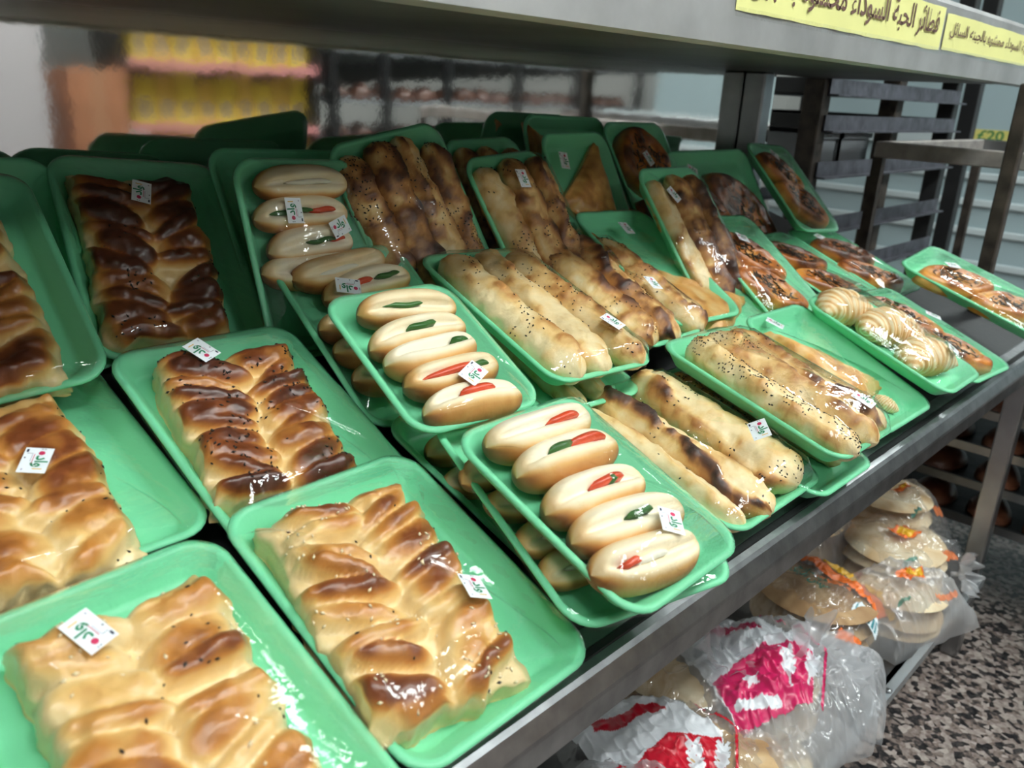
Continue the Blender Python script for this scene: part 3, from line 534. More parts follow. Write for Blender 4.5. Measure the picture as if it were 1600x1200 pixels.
for k,(where,pos,W,H,fl) in BT.items():
    for i,((x,y,rot,L),(sl,bk,fills)) in enumerate(zip(pos,fl)):
        what='%s showing'%(' and '.join({'tom':'tomato','leaf':'green pepper','cheese':'cheese'}[f[0]] for f in fills)) if fills else 'plain slit'
        bun(k,x,y,rot,L,W,H,100+i*7+ord(k[1])*31,sl,bk,fills,'%s bun from the back, %s, %s'%(OD[i],where,what),group='sandwich buns '+where)
RT={'R3':('on the pale-roll tray',[(-.058,-.008,.262,.0295,0.03,.35,60,.4,1),(.000,-.005,.266,.029,-0.01,.45,26,-.6,2),(.055,-.010,.258,.029,0.11,.6,60,.2,3)]),
'R4':('on the fused-roll tray',[(-.062,-.012,.232,.032,0.26,.5,40,.5,4),(-.001,-.010,.244,.034,0.38,.6,60,-.2,5),(.058,-.014,.230,.032,0.22,.6,50,.6,6)]),
'R5':('on the seed-thick tray over the rail',[(-.052,-.012,.256,.030,.04,.2,320,-.5,7),(.006,-.010,.262,.031,.12,.5,60,.5,8),(.060,-.006,.250,.028,.20,.6,30,0.,9)]),
'R7':('on the burnt-ridge tray by the rail',[(-.085,-.003,.250,.022,-0.04,.35,4,.3,10),(-.038,-.004,.262,.030,0.12,1.1,14,-.25,11),(.046,.000,.252,.038,0.04,.55,60,-.9,12)]),
'R8':('in the shaded tray under the seeded rolls',[(-.040,.02,.22,.020,.25,.3,160,0,13),(.03,.0,.22,.020,.25,.3,60,0,14)]),
'R1':('on the steep dark tray by the back panel',[(-.075,.0,.235,.027,0.44,.4,90,.5,15),(-.024,.0,.250,.030,0.54,.6,30,1.0,16),(.022,.0,.250,.028,0.30,.3,90,-.5,17),(.066,-.01,.235,.024,0.44,.4,120,.3,18)]),
'R1b':('in the tray hidden behind the brown rolls',[(-.05,.0,.25,.026,0.45,.4,20,.3,19),(.0,.0,.25,.026,0.45,.4,20,.3,20),(.05,.0,.24,.026,0.45,.4,20,.3,21)]),
'R2':('on the steep brown-roll tray',[(-.054,-.005,.250,.028,0.22,.3,80,.4,22),(.004,.0,.255,.029,0.38,.5,40,.8,23),(.056,.0,.250,.028,0.42,.4,70,-.4,24)]),
'R6':('on the glossy dark-roll tray',[(-.055,-.005,.245,.025,0.06,.3,0,-.8,25),(-.004,.0,.25,.028,0.46,.5,10,.6,26),(.050,.0,.245,.026,0.48,.5,10,.2,27)]),
'R3b':('in the lower tray under the pale rolls',[(-.03,-.01,.255,.018,.05,.3,0,.4,28),(.03,-.01,.255,.018,.05,.3,0,.1,29)])}
for k,(where,lst) in RT.items():
    for i,(x,y,L,R,bk,burn,nig,rd,sd) in enumerate(lst):
        rot=3.0*math.sin(sd*2.3) if k not in('R7',) else [3,1.2,-1.5][i]
        roll(k,x,y,rot,L,R,300+sd,.85 if k!='R4' else .75,bk,burn,nig,'%s roll counting from the buns, %s'%(OD[i],where),ridge=rd,group='long rolls '+where,dens=.42 if nig>150 else .5)
triangle('T5',[(-.080,.104),(.034,-.066),(-.090,-.075)],.032,70,'golden flaky pastry wedge beside the seeded rolls',.35)
croissant('T5',.020,-.090,100,.040,.013,71,'small pastry knot lying alone on the half-empty rail tray',curve=.5)
triangle('T4',[(-.078,.090),(.094,-.052),(-.080,-.105)],.030,72,'golden flaky pastry wedge beside the fused rolls',.35)
triangle('T2',[(.068,.112),(-.080,.012),(.060,-.095)],.022,73,'orange triangle pastry on the upright tray',.5)
triangle('T3',[(-.085,.108),(-.045,-.02),(-.088,-.09)],.018,74,'scrap of orange pastry behind the fused rolls',.5)
triangle('T1',[(-.098,.140),(-.040,.112),(-.095,-.06)],.022,75,'tip of orange pastry on the rearmost tray',.6)
croissant('C',-.022,.083,-25,.115,.036,80,'striped croissant rearmost of the three by the rail')
croissant('C',.005,.008,-35,.125,.038,81,'striped croissant in the middle of the three by the rail')
croissant('C',-.012,-.068,-15,.125,.036,82,'striped croissant under the price label, nearest the rail')
PT=[('P1',-.010,.036,-42,.185,.088,.10,'upper topped bread on the tray beside the half-empty one',0),('P1',-.028,-.048,-37,.175,.088,.0,'lower topped bread on the tray beside the half-empty one',0),
('P2',-.010,.042,-42,.150,.078,.12,'upper topped bread on the tilted tray next to the rear post',0),('P2',-.004,-.045,-42,.170,.090,.10,'lower topped bread on the tilted tray next to the rear post',0),
('P3',-.030,-.045,-40,.165,.085,.08,'topped bread half hidden behind the croissants',0),('P3',-.005,.050,-40,.165,.085,.25,'shaded topped bread at the rear of the tray behind the croissants',0),
('P3b',.005,.030,-35,.175,.088,.22,'dark topped bread under the tilted tray',0),('P3b',-.030,-.055,-38,.175,.088,.12,'lighter topped bread under the tilted tray',0),
('P4',-.012,.052,-50,.185,.092,.04,'upper topped bread with olive slivers by the rail near the croissants',0),('P4',.000,-.055,-62,.150,.088,.02,'lower topped bread by the rail near the croissants',0),
('P5',-.030,.046,-40,.180,.098,-.05,'upper topped bread on the end tray by the thin post',0),('P5',-.022,-.060,-40,.170,.095,-.05,'lower topped bread on the end tray by the thin post',0),
('P0',-.075,.030,-45,.24,.125,.30,'dark topped bread behind the glossy rolls',0),('P0',.060,.035,-45,.25,.13,.30,'dark topped bread against the back beside the tilted tray',0),
('O1',.0,.050,0,.160,.150,.18,'ring bread with a dark hole at the back',.16),('O1',-.020,-.075,-30,.150,.09,.3,'dark bread below the ring bread on the back tray',0)]
for i,(k,x,y,rot,L,W,bk,lab,hole) in enumerate(PT): pizza(k,x,y,rot,L,W,500+i*3,lab,bake=bk,hole=hole,H=.030)
ST={'A6':[(.019,-.044,-116)],'A1':[(-.021,.073,106)],'A3':[(-.005,-.037,-126)],'A4':[(-.015,.062,75)],'A5':[(-.031,.085,109)],'B3':[(.001,-.062,-154)],'B4':[(-.002,-.070,-135)],'R7':[(-.010,-.074,-135)],
'B1':[(-.037,.046,88),(.022,.025,20)],'B2':[(-.034,.050,157)],'R1':[(.0,-.07,-80)],'R3':[(.045,-.085,-75)],'R4':[(.025,-.04,-105)],'R5':[(.040,-.095,-85)],'R2':[(-.005,.085,-99)],'T2':[(-.053,.079,-100)],'T4':[(.033,.070,-83)],'T5':[(-.036,.107,-70)],'R6':[(-.05,.076,-69)],'T3':[(.003,.086,-96)],
'C':[(.02,-.085,15)],'P1':[(-.010,.066,-19)],'P2':[(-.016,.082,-40)],'P3b':[(-.04,.08,10)],'P4':[(.06,.022,-61)],'P5':[(.001,.072,-32)],'O1':[(-.009,.049,-70)],'P0':[(-.088,.13,-30)]}
for k in TR:
    f,P,h=film(k,O[k])
    for x,y,phi in ST.get(k,[]): sticker(k,O[k],x,y,phi,P,h)

# ------------------------------------------------------------------ shelf signs
def sign(x0,x1,z0,z1,txt,size_z,zc,label,seed):
    n=40; V=[];r=np.random.RandomState(seed)
    for j in range(5):
        for i in range(n):
            x=x0+(x1-x0)*i/(n-1); z=z0+(z1-z0)*j/4+(.0025*(fbm(np.array([x*25,j*1.,seed]),seed,2)-.5) if j in(0,4) else 0)
            V.append((x,.5285-.0008*math.sin(x*30+seed),Z(z)))
    o=mk('paper_sign',V,gridF(n,5),YPAP); tag(o,label,'sign')
    T,F,d=text_mesh(arabic(txt),.012); kx=(x1-x0)*.93/d[0]; kz=size_z/d[1]
    P=np.c_[(x0+x1)/2+T[:,0]*kx,np.full(len(T),.5270),Z(zc)+T[:,1]*kz]; mk('lettering',P,F,INKB,o,False)
    m=MB()
    m.add([(x0-.004,.5262,Z(z0-.006)),(x1+.01,.5262,Z(z0-.006)),(x1+.01,.5262,Z(z0+.004)),(x0-.004,.5262,Z(z0+.004))],[(0,1,2,3)]); m.build('clear_tape',FILM,o)
    return o
sign(.915,1.588,.093,.158,'فطائر الحبة السوداء محشوة بالجبن',.046,.130,'yellow paper shelf sign with large brown lettering, nearer the camera',3)
sign(1.600,2.30,.095,.152,'سمسم والحبة السوداء محشوه بالجبنه السائل',.030,.126,'yellow paper shelf sign with small brown lettering at the far end',5)

# ------------------------------------------------------------------ bags of flat bread on the lower deck
DECK=-1.05; BAGG={}
def bag(label,cx,cy,lx,ly,h,rot,seed,paint=None,knot=None,breads=(),z=0,bl='',clear=False):
    """crumpled plastic bag pulled over flat breads"""
    nu,nv=(210,180) if paint else (110,90); u,v=np.meshgrid(np.linspace(-1,1,nu),np.linspace(-1,1,nv)); 
    P=np.stack([u*lx*10,v*ly*10,0*u],-1); n=fbm(P+seed,seed,3); rg=1-np.abs(2*fbm(P*1.3+seed*2,seed+3,3)-1); rg2=1-np.abs(2*fbm(P*np.array([3,.8,1])+seed,seed+6,2)-1)
    pil=np.clip(1-np.abs(u)**3.2,0,1)**.55*np.clip(1-np.abs(v)**3.2,0,1)**.55
    H=.004+h*pil*(.80+.25*n)+((rg**4)*.013*(.3+.7*pil)+(rg2**5)*.008)*(.55 if clear else 1)
    e=1+.10*(fbm(np.stack([np.arctan2(v,u)*2.5,u*0,u*0+seed],-1),seed+8,2)-.5)*(np.maximum(np.abs(u),np.abs(v))**3)
    X=u*lx/2*e; Y=v*ly/2*e
    if knot is not None:                         # gather one end into a twisted neck
        kx,ky,kh=knot; g=sst(u,.62,1.0); X=X*(1-g)+(kx+(u-.8)*.05)*g+0*X; Y=Y*(1-.88*g)+ky*g; H=H*(1-g)+(kh+.018*np.abs(np.sin(np.arctan2(v,.2)*9))*(1-.5*g)+.02*(1-np.abs(v)))*g
    col=np.zeros((nv,nu,4)); 
    if paint: paint(u,v,col)
    V1=np.stack([X,Y,H],-1).reshape(-1,3); V2=np.stack([X*.97,Y*.97,0*X+.001],-1).reshape(-1,3); F=gridF(nu,nv)
    bd=[i for i in range(nu)]+[j*nu+nu-1 for j in range(1,nv)]+[(nv-1)*nu+i for i in range(nu-2,-1,-1)]+[j*nu for j in range(nv-2,0,-1)]
    k=len(V1); bt=V1[bd].copy(); bt[:,2]=.001; V=np.concatenate([V1,bt]); nb=len(bd)
    F+=[(bd[(i+1)%nb],bd[i],k+i,k+(i+1)%nb) for i in range(nb)]
    M=Matrix.Translation((cx,cy,Z(DECK)+z))@Matrix.Rotation(math.radians(rot),4,'Z')
    BAGG[label]=V1
    o=mk('bread_bag',V,F,BAGC if clear else BAGM,attr={'print':np.concatenate([col.reshape(-1,4),np.zeros((nb,4))])},mat=M); tag(o,label,'bag','bags of flat bread on the lower deck')
    for i,(bx,by,bz,R,t,tx,ty,bk) in enumerate(breads):
        na,nr_=40,8; a=np.linspace(0,2*math.pi,na,endpoint=False)[None,:]; t_=np.linspace(0,1,nr_)[:,None]
        X=t_*np.cos(a)*R; Y=t_*np.sin(a)*R*.96; Pn=np.stack([X,Y,0*X],-1); nn=fbm(Pn*40+i*3+seed,seed,3); Zt=t*np.clip(1-t_**6,0,1)**.5+(nn-.5)*.006*(1-t_**4)
        V=np.concatenate([np.stack([X,Y,Zt],-1).reshape(-1,3),np.stack([X,Y,-t*.4*np.clip(1-t_**6,0,1)**.5+0*a],-1).reshape(-1,3)]); F=gridF(na,nr_,wu=True); F+=[tuple(q+na*nr_ for q in f[::-1]) for f in gridF(na,nr_,wu=True)]
        Mb=M@Matrix.Translation((bx,by,bz))@Matrix.Rotation(math.radians(tx),4,'X')@Matrix.Rotation(math.radians(ty),4,'Y')
        b=mk('flatbread',V,F,PITA,attr={'bake':np.tile(np.clip(bk+(nn-.5)*1.1,0,1).ravel(),2)},mat=Mb); tag(b,'%s flat bread from the bottom inside the %s'%(OD[min(i,4)],bl),'bread','flat breads inside the '+bl)
    return o
RED=(.55,.012,.03,1); WHT=(.80,.82,.86,.95); PINK=(.62,.02,.12,1)
def poly(u,v,pts):
    ins=np.zeros(u.shape,bool); n=len(pts)
    for i in range(n):
        (x1,y1),(x2,y2)=pts[i],pts[(i+1)%n]; c=((y1>v)!=(y2>v))&(u<(x2-x1)*(v-y1)/(y2-y1+1e-12)+x1); ins^=c
    return ins
def stroke(u,v,a,b,w):
    a=np.array(a);b=np.array(b);d=b-a;t=np.clip(((u-a[0])*d[0]+(v-a[1])*d[1])/(d@d),0,1); return np.hypot(u-a[0]-t*d[0],v-a[1]-t*d[1])<w
def wheat(u,v,col,x,y,ang,l,c):
    ca,sa=math.cos(ang),math.sin(ang); m=stroke(u,v,(x,y),(x+ca*l,y+sa*l),.010)
    for i in range(5):
        t=.35+.15*i; px,py=x+ca*l*t,y+sa*l*t
        for s in(1,-1): m|=stroke(u,v,(px,py),(px+math.cos(ang+s*.55)*l*.22,py+math.sin(ang+s*.55)*l*.22),.020)
    col[m]=c
def star(u,v,col,x,y,r,c):
    col[poly(u,v,[(x+(r if i%2==0 else r*.42)*math.cos(i*math.pi/5+.3),y+(r if i%2==0 else r*.42)*math.sin(i*math.pi/5+.3)) for i in range(10)])]=c
def red_print(R_):
    def f(u,v,col):
        col[poly(u,v,[(-.75,-.85),(.05,-.75),(.45,-.1),(.25,.55),(-.2,.85),(-.8,.75)])]=WHT
        col[poly(u,v,[(-.75,-.85),(.05,-.75),(.40,-.15),(-.05,.05),(-.75,-.25)])]=R_
        col[poly(u,v,[(-.6,.45),(-.35,.30),(-.1,.42),(.12,.36),(.1,.52),(-.12,.56),(-.3,.48),(-.55,.62)])]=R_
        col[poly(u,v,[(-.80,.70),(-.55,.66),(-.3,.8),(-.2,.9),(-.8,.9)])]=R_
        for a,b in(((.12,-.80),(.60,-.10)),((.60,-.10),(.36,.60)),((.36,.60),(-.15,.95))): col[stroke(u,v,a,b,.014)]=R_
        wheat(u,v,col,-.12,-.62,1.15,.52,WHT); wheat(u,v,col,.06,-.62,.9,.45,WHT); star(u,v,col,-.42,-.38,.10,WHT); col[stroke(u,v,(-.65,-.62),(-.3,-.70),.05)]=WHT
    return f
ORG=(.80,.17,.03,1); YEL=(.80,.45,.03,1); GRN=(.01,.20,.14,1)
def orange_print(u,v,col):
    col[(v>.20-.06*u)&(v<.42-.06*u)&(u>-.95)&(u<.85)]=ORG; col[(v>.44-.06*u)&(v<.60-.06*u)&(u>-.55)&(u<.9)]=YEL
    col[poly(u,v,[(.0,.72),(.55,.66),(.55,.78),(.0,.82)])]=ORG; col[poly(u,v,[(-.1,.02),(.45,.02),(.4,.13),(-.1,.12)])]=(.75,.2,.05,.7)
    col[poly(u,v,[(.62,-.20),(.95,-.05),(.88,.16),(.56,.02)])]=(.78,.86,.9,1)
    for i in range(7):
        a=i*.042; col[poly(u,v,[(.645+a,-.15+a*.45),(.662+a+.006*(i%3),-.143+a*.45),(.612+a+.006*(i%3),-.01+a*.45),(.595+a,-.017+a*.45)])]=(.02,.25,.30,1)
    col[poly(u,v,[(.75,-.75),(.95,-.55),(.93,-.35),(.72,-.55)])]=ORG
def orange_spots(s):
    def f(u,v,col):
        r=np.random.RandomState(s); 
        col[poly(u,v,[(-.2,-.2),(.25,-.28),(.3,.05),(-.15,.1)])]=ORG; col[poly(u,v,[(.0,-.2),(.25,-.2),(.2,.05),(.02,.02)])]=YEL
        col[stroke(u,v,(-.9,.82),(.9,.86),.05)]=ORG; col[stroke(u,v,(.1,-.7),(.5,-.75),.05)]=(.8,.2,.05,.7); col[stroke(u,v,(-.6,-.5),(-.4,-.55),.03)]=(.03,.2,.15,.8)
    return f
bag('clear bag of brown flat bread with red wheat print, nearest the camera',1.00,.520,.36,.32,.085,-22,5,red_print(RED),None,[(.05,-.01,.012,.13,.014,0,0,.6),(.055,.0,.036,.13,.014,3,2,.55),(.06,-.005,.060,.125,.014,-3,4,.7)],bl='red-print bag nearest the camera',clear=True)
bag('red-print bread bag tucked into the shadow of the rail',.84,.47,.24,.24,.10,30,9,red_print(RED),None,[(.0,.0,.012,.10,.012,0,0,.5)],bl='red-print bag tucked in the rail shadow')
bag('crumpled clear bag of pale flat bread between the two red-print bags',1.17,.62,.30,.28,.11,10,13,None,None,[(0,0,.012,.12,.015,0,0,.3),(.0,.01,.040,.12,.015,2,-3,.35),(0,0,.070,.115,.015,-3,2,.3)],bl='crumpled clear bag',clear=True)
bag('knotted clear bag with crimson wheat print',1.275,.505,.36,.32,.125,-30,17,red_print(PINK),(.20,-.01,.07),[(-.03,0,.012,.125,.014,0,0,.2),(-.03,0,.042,.125,.014,4,3,.15),(-.03,.0,.076,.12,.014,-4,0,.15)],bl='knotted crimson-print bag')
bag('loose knotted end of a clear bag spilling over the shelf lip',1.40,.405,.20,.15,.09,20,19,None,None,[],bl='x')
bag('white plastic bag lying along the lip below the knotted bag',1.16,.415,.30,.15,.07,-5,21,None,None,[(0,0,.012,.06,.014,0,0,.25)],bl='white bag along the lip')
bag('clear bag of browned flat bread with orange stripe and barcode',1.605,.555,.30,.30,.105,-100,23,orange_print,None,[(0,-.01,.012,.13,.015,0,0,.5),(0,-.01,.044,.13,.015,2,2,.6),(0,-.01,.078,.128,.014,-2,0,.95)],bl='orange-striped bag',clear=True)
pb=bag('clear bag of folded flat bread beside the orange-striped bag',1.735,.43,.28,.20,.12,-15,27,orange_spots(1),None,[(0,0,.012,.095,.015,0,0,.35),(0,.0,.042,.095,.015,6,0,.3),(0,0,.074,.095,.015,-5,4,.3)],bl='bag beside the orange-striped one')
bag('upper clear bag of flat bread on the heap by the leg',1.87,.50,.30,.28,.15,-8,31,orange_spots(2),(.18,-.06,.06),[(0,0,.012,.12,.016,0,0,.3),(0,.0,.048,.12,.016,3,0,.25),(0,0,.082,.12,.016,-3,3,.2),(0,0,.116,.115,.016,3,-3,.25)],bl='heap bag by the leg',clear=True)
bag('clear bag of thick flat bread with an orange rim at the far end',1.99,.57,.24,.30,.20,5,35,orange_spots(3),None,[(0,0,.012,.11,.018,0,0,.3),(0,.0,.054,.11,.018,3,0,.25),(0,0,.092,.11,.018,-3,3,.3),(0,0,.13,.11,.018,2,-3,.25),(0,0,.168,.105,.016,0,2,.25)],bl='orange-rimmed bag at the far end',clear=True)
bag('clear bag of flat bread behind the heap',1.79,.71,.30,.28,.18,0,39,orange_spots(4),None,[(0,0,.02,.12,.018,0,0,.3),(0,.0,.07,.12,.018,3,0,.25),(0,0,.12,.12,.018,-3,3,.3)],bl='bag behind the heap')
def ruffle(parent,loc,R_,seed,tilt):
    na,nr_=90,16; a=np.linspace(0,2*math.pi,na,endpoint=False)[None,:]; t=np.linspace(0,1,nr_)[:,None]
    n=fbm(np.stack([np.cos(a)*3+0*t,np.sin(a)*3+0*t,t*2+0*a+seed],-1),seed,3); r=R_*(.10+.9*t)*(.75+.5*n)
    Zr=R_*(.9*t**1.3*np.abs(np.sin(a*4+seed+2*t))*.6+.25*np.sin(a*11)*t*.5+.35*t)-R_*.1; V=np.stack([np.cos(a)*r,np.sin(a)*r,Zr],-1).reshape(-1,3)
    V=np.concatenate([V,np.stack([np.cos(a)*R_*.13,np.sin(a)*R_*.13,-R_*.45+0*a],-1).reshape(-1,3)]); F=gridF(na,nr_,wu=True)+[(i,(i+1)%na,nr_*na+(i+1)%na,nr_*na+i) for i in range(na)]
    o=mk('twisted_knot',V,F,BAGM,parent,attr={'print':np.zeros((len(V),4))},mat=Matrix.Translation(loc)@Matrix.Rotation(math.radians(tilt),4,'X')); return o
KB={o['label']:o for o in COL.objects if o.name.startswith('bread_bag')}
ruffle(KB['knotted clear bag with crimson wheat print'],(1.335,.44,Z(-.955)),.075,3,35)
ruffle(KB['upper clear bag of flat bread on the heap by the leg'],(1.93,.365,Z(-.985)),.045,5,70)
ruffle(KB['crumpled clear bag of pale flat bread between the two red-print bags'],(1.20,.555,Z(-.945)),.05,8,20)
# green lettering printed on the orange-striped bag
OB=[o for o in COL.objects if o.get('label','').startswith('clear bag of browned')][0]; G=BAGG[OB['label']]
for txt,sz,cx,cy in (('عيش البلدى',.115,-.015,-.030),('خبز طازج',.075,-.02,-.002)):
    T,F,d=text_mesh(arabic(txt),.025); k=sz/d[0]; P=T*k*np.array([1,1.25,1])+np.array([cx,cy,0])
    idx=np.array([np.argmin((G[:,0]-p[0])**2+(G[:,1]-p[1])**2) for p in P]); P[:,2]=G[idx,2]*.5+.5*G[idx,2].max()+.0012
    mk('printed_lettering',P,F,pm('green_print',(.01,.20,.14),.4),OB,False)

# ------------------------------------------------------------------ racks and freezer beyond the shelf
rack=empty('bakery_rack',(2.9,1.35,0)); tag(rack,'dark iron bakery rack standing beyond the end of the display shelf','rack')
for x,y in ((2.34,1.07),(2.89,1.07),(3.44,1.07),(3.70,1.07),(2.34,1.6),(2.89,1.6),(3.44,1.6)):
    mb=MB(); mb.box((x-.028,y-.028,0),(x+.028,y+.028,2.1),0,.003); mb.build('post',BLACK if x>3 else WORN,rack,mat=Matrix.Identity(4))
GREYR=pm('greasy_grey_rail',(.10,.10,.12),.45,.5,bump=.4,bscale=50,var=.5,vscale=20)
for z in (.115,.02,-.075,-.20,-.36,-.50,-.65,-.80):
    for y in(1.07,1.6):
        mb=MB(); mb.box((2.34,y-.035,Z(z)),(3.44,y-.029,Z(z)+.045)); mb.box((2.34,y-.06,Z(z)),(3.44,y-.035,Z(z)+.005)); mb.build('tray_runner',GREYR,rack,mat=Matrix.Identity(4))
for i,z in enumerate((.12,.025,-.07)):
    c=empty('oven_tray',(2.89,1.33,Z(z))); tag(c,'black oven tray slid into the dark bakery rack, %s slot from the top'%OD[i],'tray','oven trays in the bakery rack')
    mb=MB(); mb.box((-.53,-.225,.0),(.53,.235,.004)); mb.build('sheet',BLACK,c); mb=MB(); mb.box((-.53,-.235,0),(.53,-.225,.04)); mb.box((-.53,.235,0),(.53,.245,.04)); mb.box((-.54,-.235,0),(-.53,.245,.04)); mb.box((.53,-.235,0),(.54,.245,.04)); mb.build('tray_rim',BLACK,c)
for i,x in enumerate((2.55,2.80)):
    c=empty('plastic_crate',(x,1.33,Z(-.195))); tag(c,'dark grey plastic crate on the bakery rack, %s'%('nearer the shelf' if i==0 else 'farther along the runner'),'crate','grey crates on the bakery rack')
    mb=MB(); mb.box((-.11,-.2,0),(.11,.2,.008)); mb.box((-.11,-.2,0),(.11,-.192,.10)); mb.box((-.11,.192,0),(.11,.2,.10)); mb.box((-.11,-.2,0),(-.102,.2,.10)); mb.box((.102,-.2,0),(.11,.2,.10)); mb.build('crate_body',GREYP,c)
    mb=MB(); mb.box((-.118,-.208,.095),(.118,-.196,.11)); mb.box((-.118,.196,.095),(.118,.208,.11)); mb.box((-.118,-.208,.095),(-.106,.208,.11)); mb.box((.106,-.208,.095),(.118,.208,.11)); mb.build('crate_rim',GREYP,c)
# neighbouring open frame
fr=empty('steel_frame_table',(2.6,.5,0)); tag(fr,'open steel frame table standing past the end of the rail','table')
I4=Matrix.Identity(4); BARM=pm('worn_grey_bar',(.34,.31,.29),.5,.4,var=.3,vscale=20)
mb=MB(); mb.box((2.29,-.5,Z(-.125)),(2.315,.87,Z(-.085)),0,.003); mb.build('front_bar',BARM,fr,mat=I4)
mb=MB(); mb.box((2.315,.845,Z(-.125)),(3.15,.87,Z(-.085)),0,.003); mb.build('side_bar',BARM,fr,mat=I4)
mb=MB(); mb.box((3.15,-.5,Z(-.125)),(3.175,.87,Z(-.085)),0,.003); mb.build('rear_bar',STEEL,fr,mat=I4)
for x,y in((2.29,-.50),(3.15,-.50),(3.15,.845),(2.29,.845)):
    mb=MB(); mb.box((x,y,0),(x+.025,y+.025,Z(-.125))); mb.build('table_leg',WORN,fr,mat=I4)
# low trolley of sheet trays with brown breads
tro=empty('tray_trolley',(2.6,.3,0)); tag(tro,'low trolley of sheet trays seen under the end of the rail','trolley')
for x,y in((2.222,.81),(2.222,-.45),(2.91,.81),(2.91,-.45)):
    mb=MB(); mb.box((x,y,0),(x+.03,y+.03,Z(-.55))); mb.build('trolley_post',BLACK,tro,mat=I4)
DB=ramp_mat('dark_bun_crust',[(0,(.25,.10,.04)),(.5,(.12,.04,.02)),(1,(.04,.015,.01))],.35,.3)
BUNME=None
for li,z in enumerate((-.62,-.72,-.815,-.91,-1.01)):
    s=empty('sheet_tray',(2.58,.3,Z(z))); tag(s,'steel sheet tray on the low trolley, level %s from the top'%['one','two','three','four','five'][li],'tray','sheet trays on the low trolley')
    mb=MB(); mb.box((-.32,-.72,0),(.32,.5,.004)); mb.build('sheet',DSTEEL,s)
    
    for sx in(-.325,.315): mb=MB(); mb.box((sx,-.725,0),(sx+.01,.505,.022)); mb.build('tray_rim',STEEL,s)
    for q in range(7):
        y=.46-q*.14; V=None
        if BUNME is None:
            a=np.linspace(0,2*math.pi,24,endpoint=False)[None,:]; t=np.linspace(0,1,10)[:,None]; X=np.sin(t*math.pi/2)*np.cos(a)*.085; Yb=np.sin(t*math.pi/2)*np.sin(a)*.055; Zb=np.cos(t*math.pi/2)*.05+0*a
            V=np.stack([X,Yb,Zb],-1).reshape(-1,3); n=fbm(V*40,3,3); b=mk('brown_loaf',V*(1+(n-.5)[:,None]*.15),gridF(24,10,wu=True)+[tuple(range(24))[::-1],tuple(range(216,240))],DB,attr={'bake':np.clip(n,0,1)}); BUNME=b.data
        else:
            b=bpy.data.objects.new('brown_loaf',BUNME); COL.objects.link(b)
        b.matrix_world=Matrix.Translation((2.36,.3+y-.06,Z(z)+.006))@Matrix.Rotation(.3*math.sin(q*2+li),4,'Z'); tag(b,'dark brown loaf in a row on the low trolley','bread','dark loaves on the low trolley')
# freezer
fz=empty('chest_freezer',(4.5,.6,0)); tag(fz,'pale blue ribbed freezer cabinet far beyond the racks','freezer')
mb=MB(); mb.box((4.42,-1.2,0),(5.2,2.2,Z(-.16)),0,.01); mb.build('cabinet',CYANP,fz,mat=I4)
for z in(-.30,-.42,-.55,-.70,-.85):
    mb=MB(); mb.box((4.40,-1.2,Z(z)),(4.42,2.2,Z(z)+.035),0,.006); mb.build('rib',WHITEP,fz,mat=I4)
mb=MB(); mb.box((4.38,-1.2,Z(-.16)),(4.42,2.2,Z(-.10))); mb.build('price_rail',WHITEP,fz,mat=I4)
mb=MB(); mb.box((4.42,-1.2,Z(-.16)),(5.2,2.2,Z(-.12))); mb.build('worktop',DSTEEL,fz,mat=I4)
mb=MB(); mb.box((4.95,-1.2,Z(-.12)),(5.2,2.2,Z(.55))); mb.build('upper_panel',CYANP,fz,mat=I4)
mb=MB(); mb.box((4.90,.55,Z(-.12)),(4.95,1.02,Z(.40)),0,.01); mb.build('glass_case_frame',WHITEP,fz,mat=I4)
mb=MB(); mb.box((4.895,.60,Z(.02)),(4.90,.97,Z(.12))); mb.build('dark_window',GREYP,fz,mat=I4)
card=mk('price_card',[(4.376,1.25,Z(-.155)),(4.376,1.02,Z(-.155)),(4.376,1.02,Z(-.075)),(4.376,1.25,Z(-.075))],[(0,1,2,3)],pm('yellow_card',(.75,.68,.20),.5)); tag(card,'small yellow price card on the freezer edge','card')
T,F,d=text_mesh('£20',.02); k=.11/d[0]; mk('price_lettering',np.c_[np.full(len(T),4.3745),1.155-T[:,0]*k,Z(-.10)+T[:,1]*k*.8],F,pm('green_card_ink',(.08,.25,.08),.5),card,False)
mk('card_picture',[(4.3745,1.24,Z(-.15)),(4.3745,1.05,Z(-.15)),(4.3745,1.09,Z(-.118)),(4.3745,1.2,Z(-.122))],[(0,1,2,3)],pm('orange_card_ink',(.7,.25,.12),.5),card,False)

# ------------------------------------------------------------------ the aisle behind the camera, seen in the polished back panel
gy=-2.03
gp=gy+.34
gon=empty('aisle_gondola',(2.1,gp-.2,0)); tag(gon,'shop gondola across the aisle, seen only as a reflection in the back panel','shelf')
PINKS=pm('pink_price_strip',(.75,.30,.30),.5)
for z in(-.50,-.245,.03,.3):
    mb=MB(); mb.box((1.66,gp-.4,Z(z)-.02),(2.62,gp+.02,Z(z))); mb.build('gondola_shelf',WHITEP,gon,mat=I4)
    mb=MB(); mb.box((1.66,gp+.02,Z(z)-.03),(2.62,gp+.025,Z(z)+.01)); mb.build('price_strip',PINKS,gon,mat=I4)
for x in(1.64,2.62):
    mb=MB(); mb.box((x,gp-.4,0),(x+.02,gp,2.0)); mb.build('gondola_side',BLACK,gon,mat=I4)
YB=[pm('yellow_pack',(.80,.55,.04),.4),pm('yellow_pack_deep',(.72,.42,.05),.4)]; WIN=pm('pack_picture',(.30,.22,.14),.4,var=.6,vscale=30)
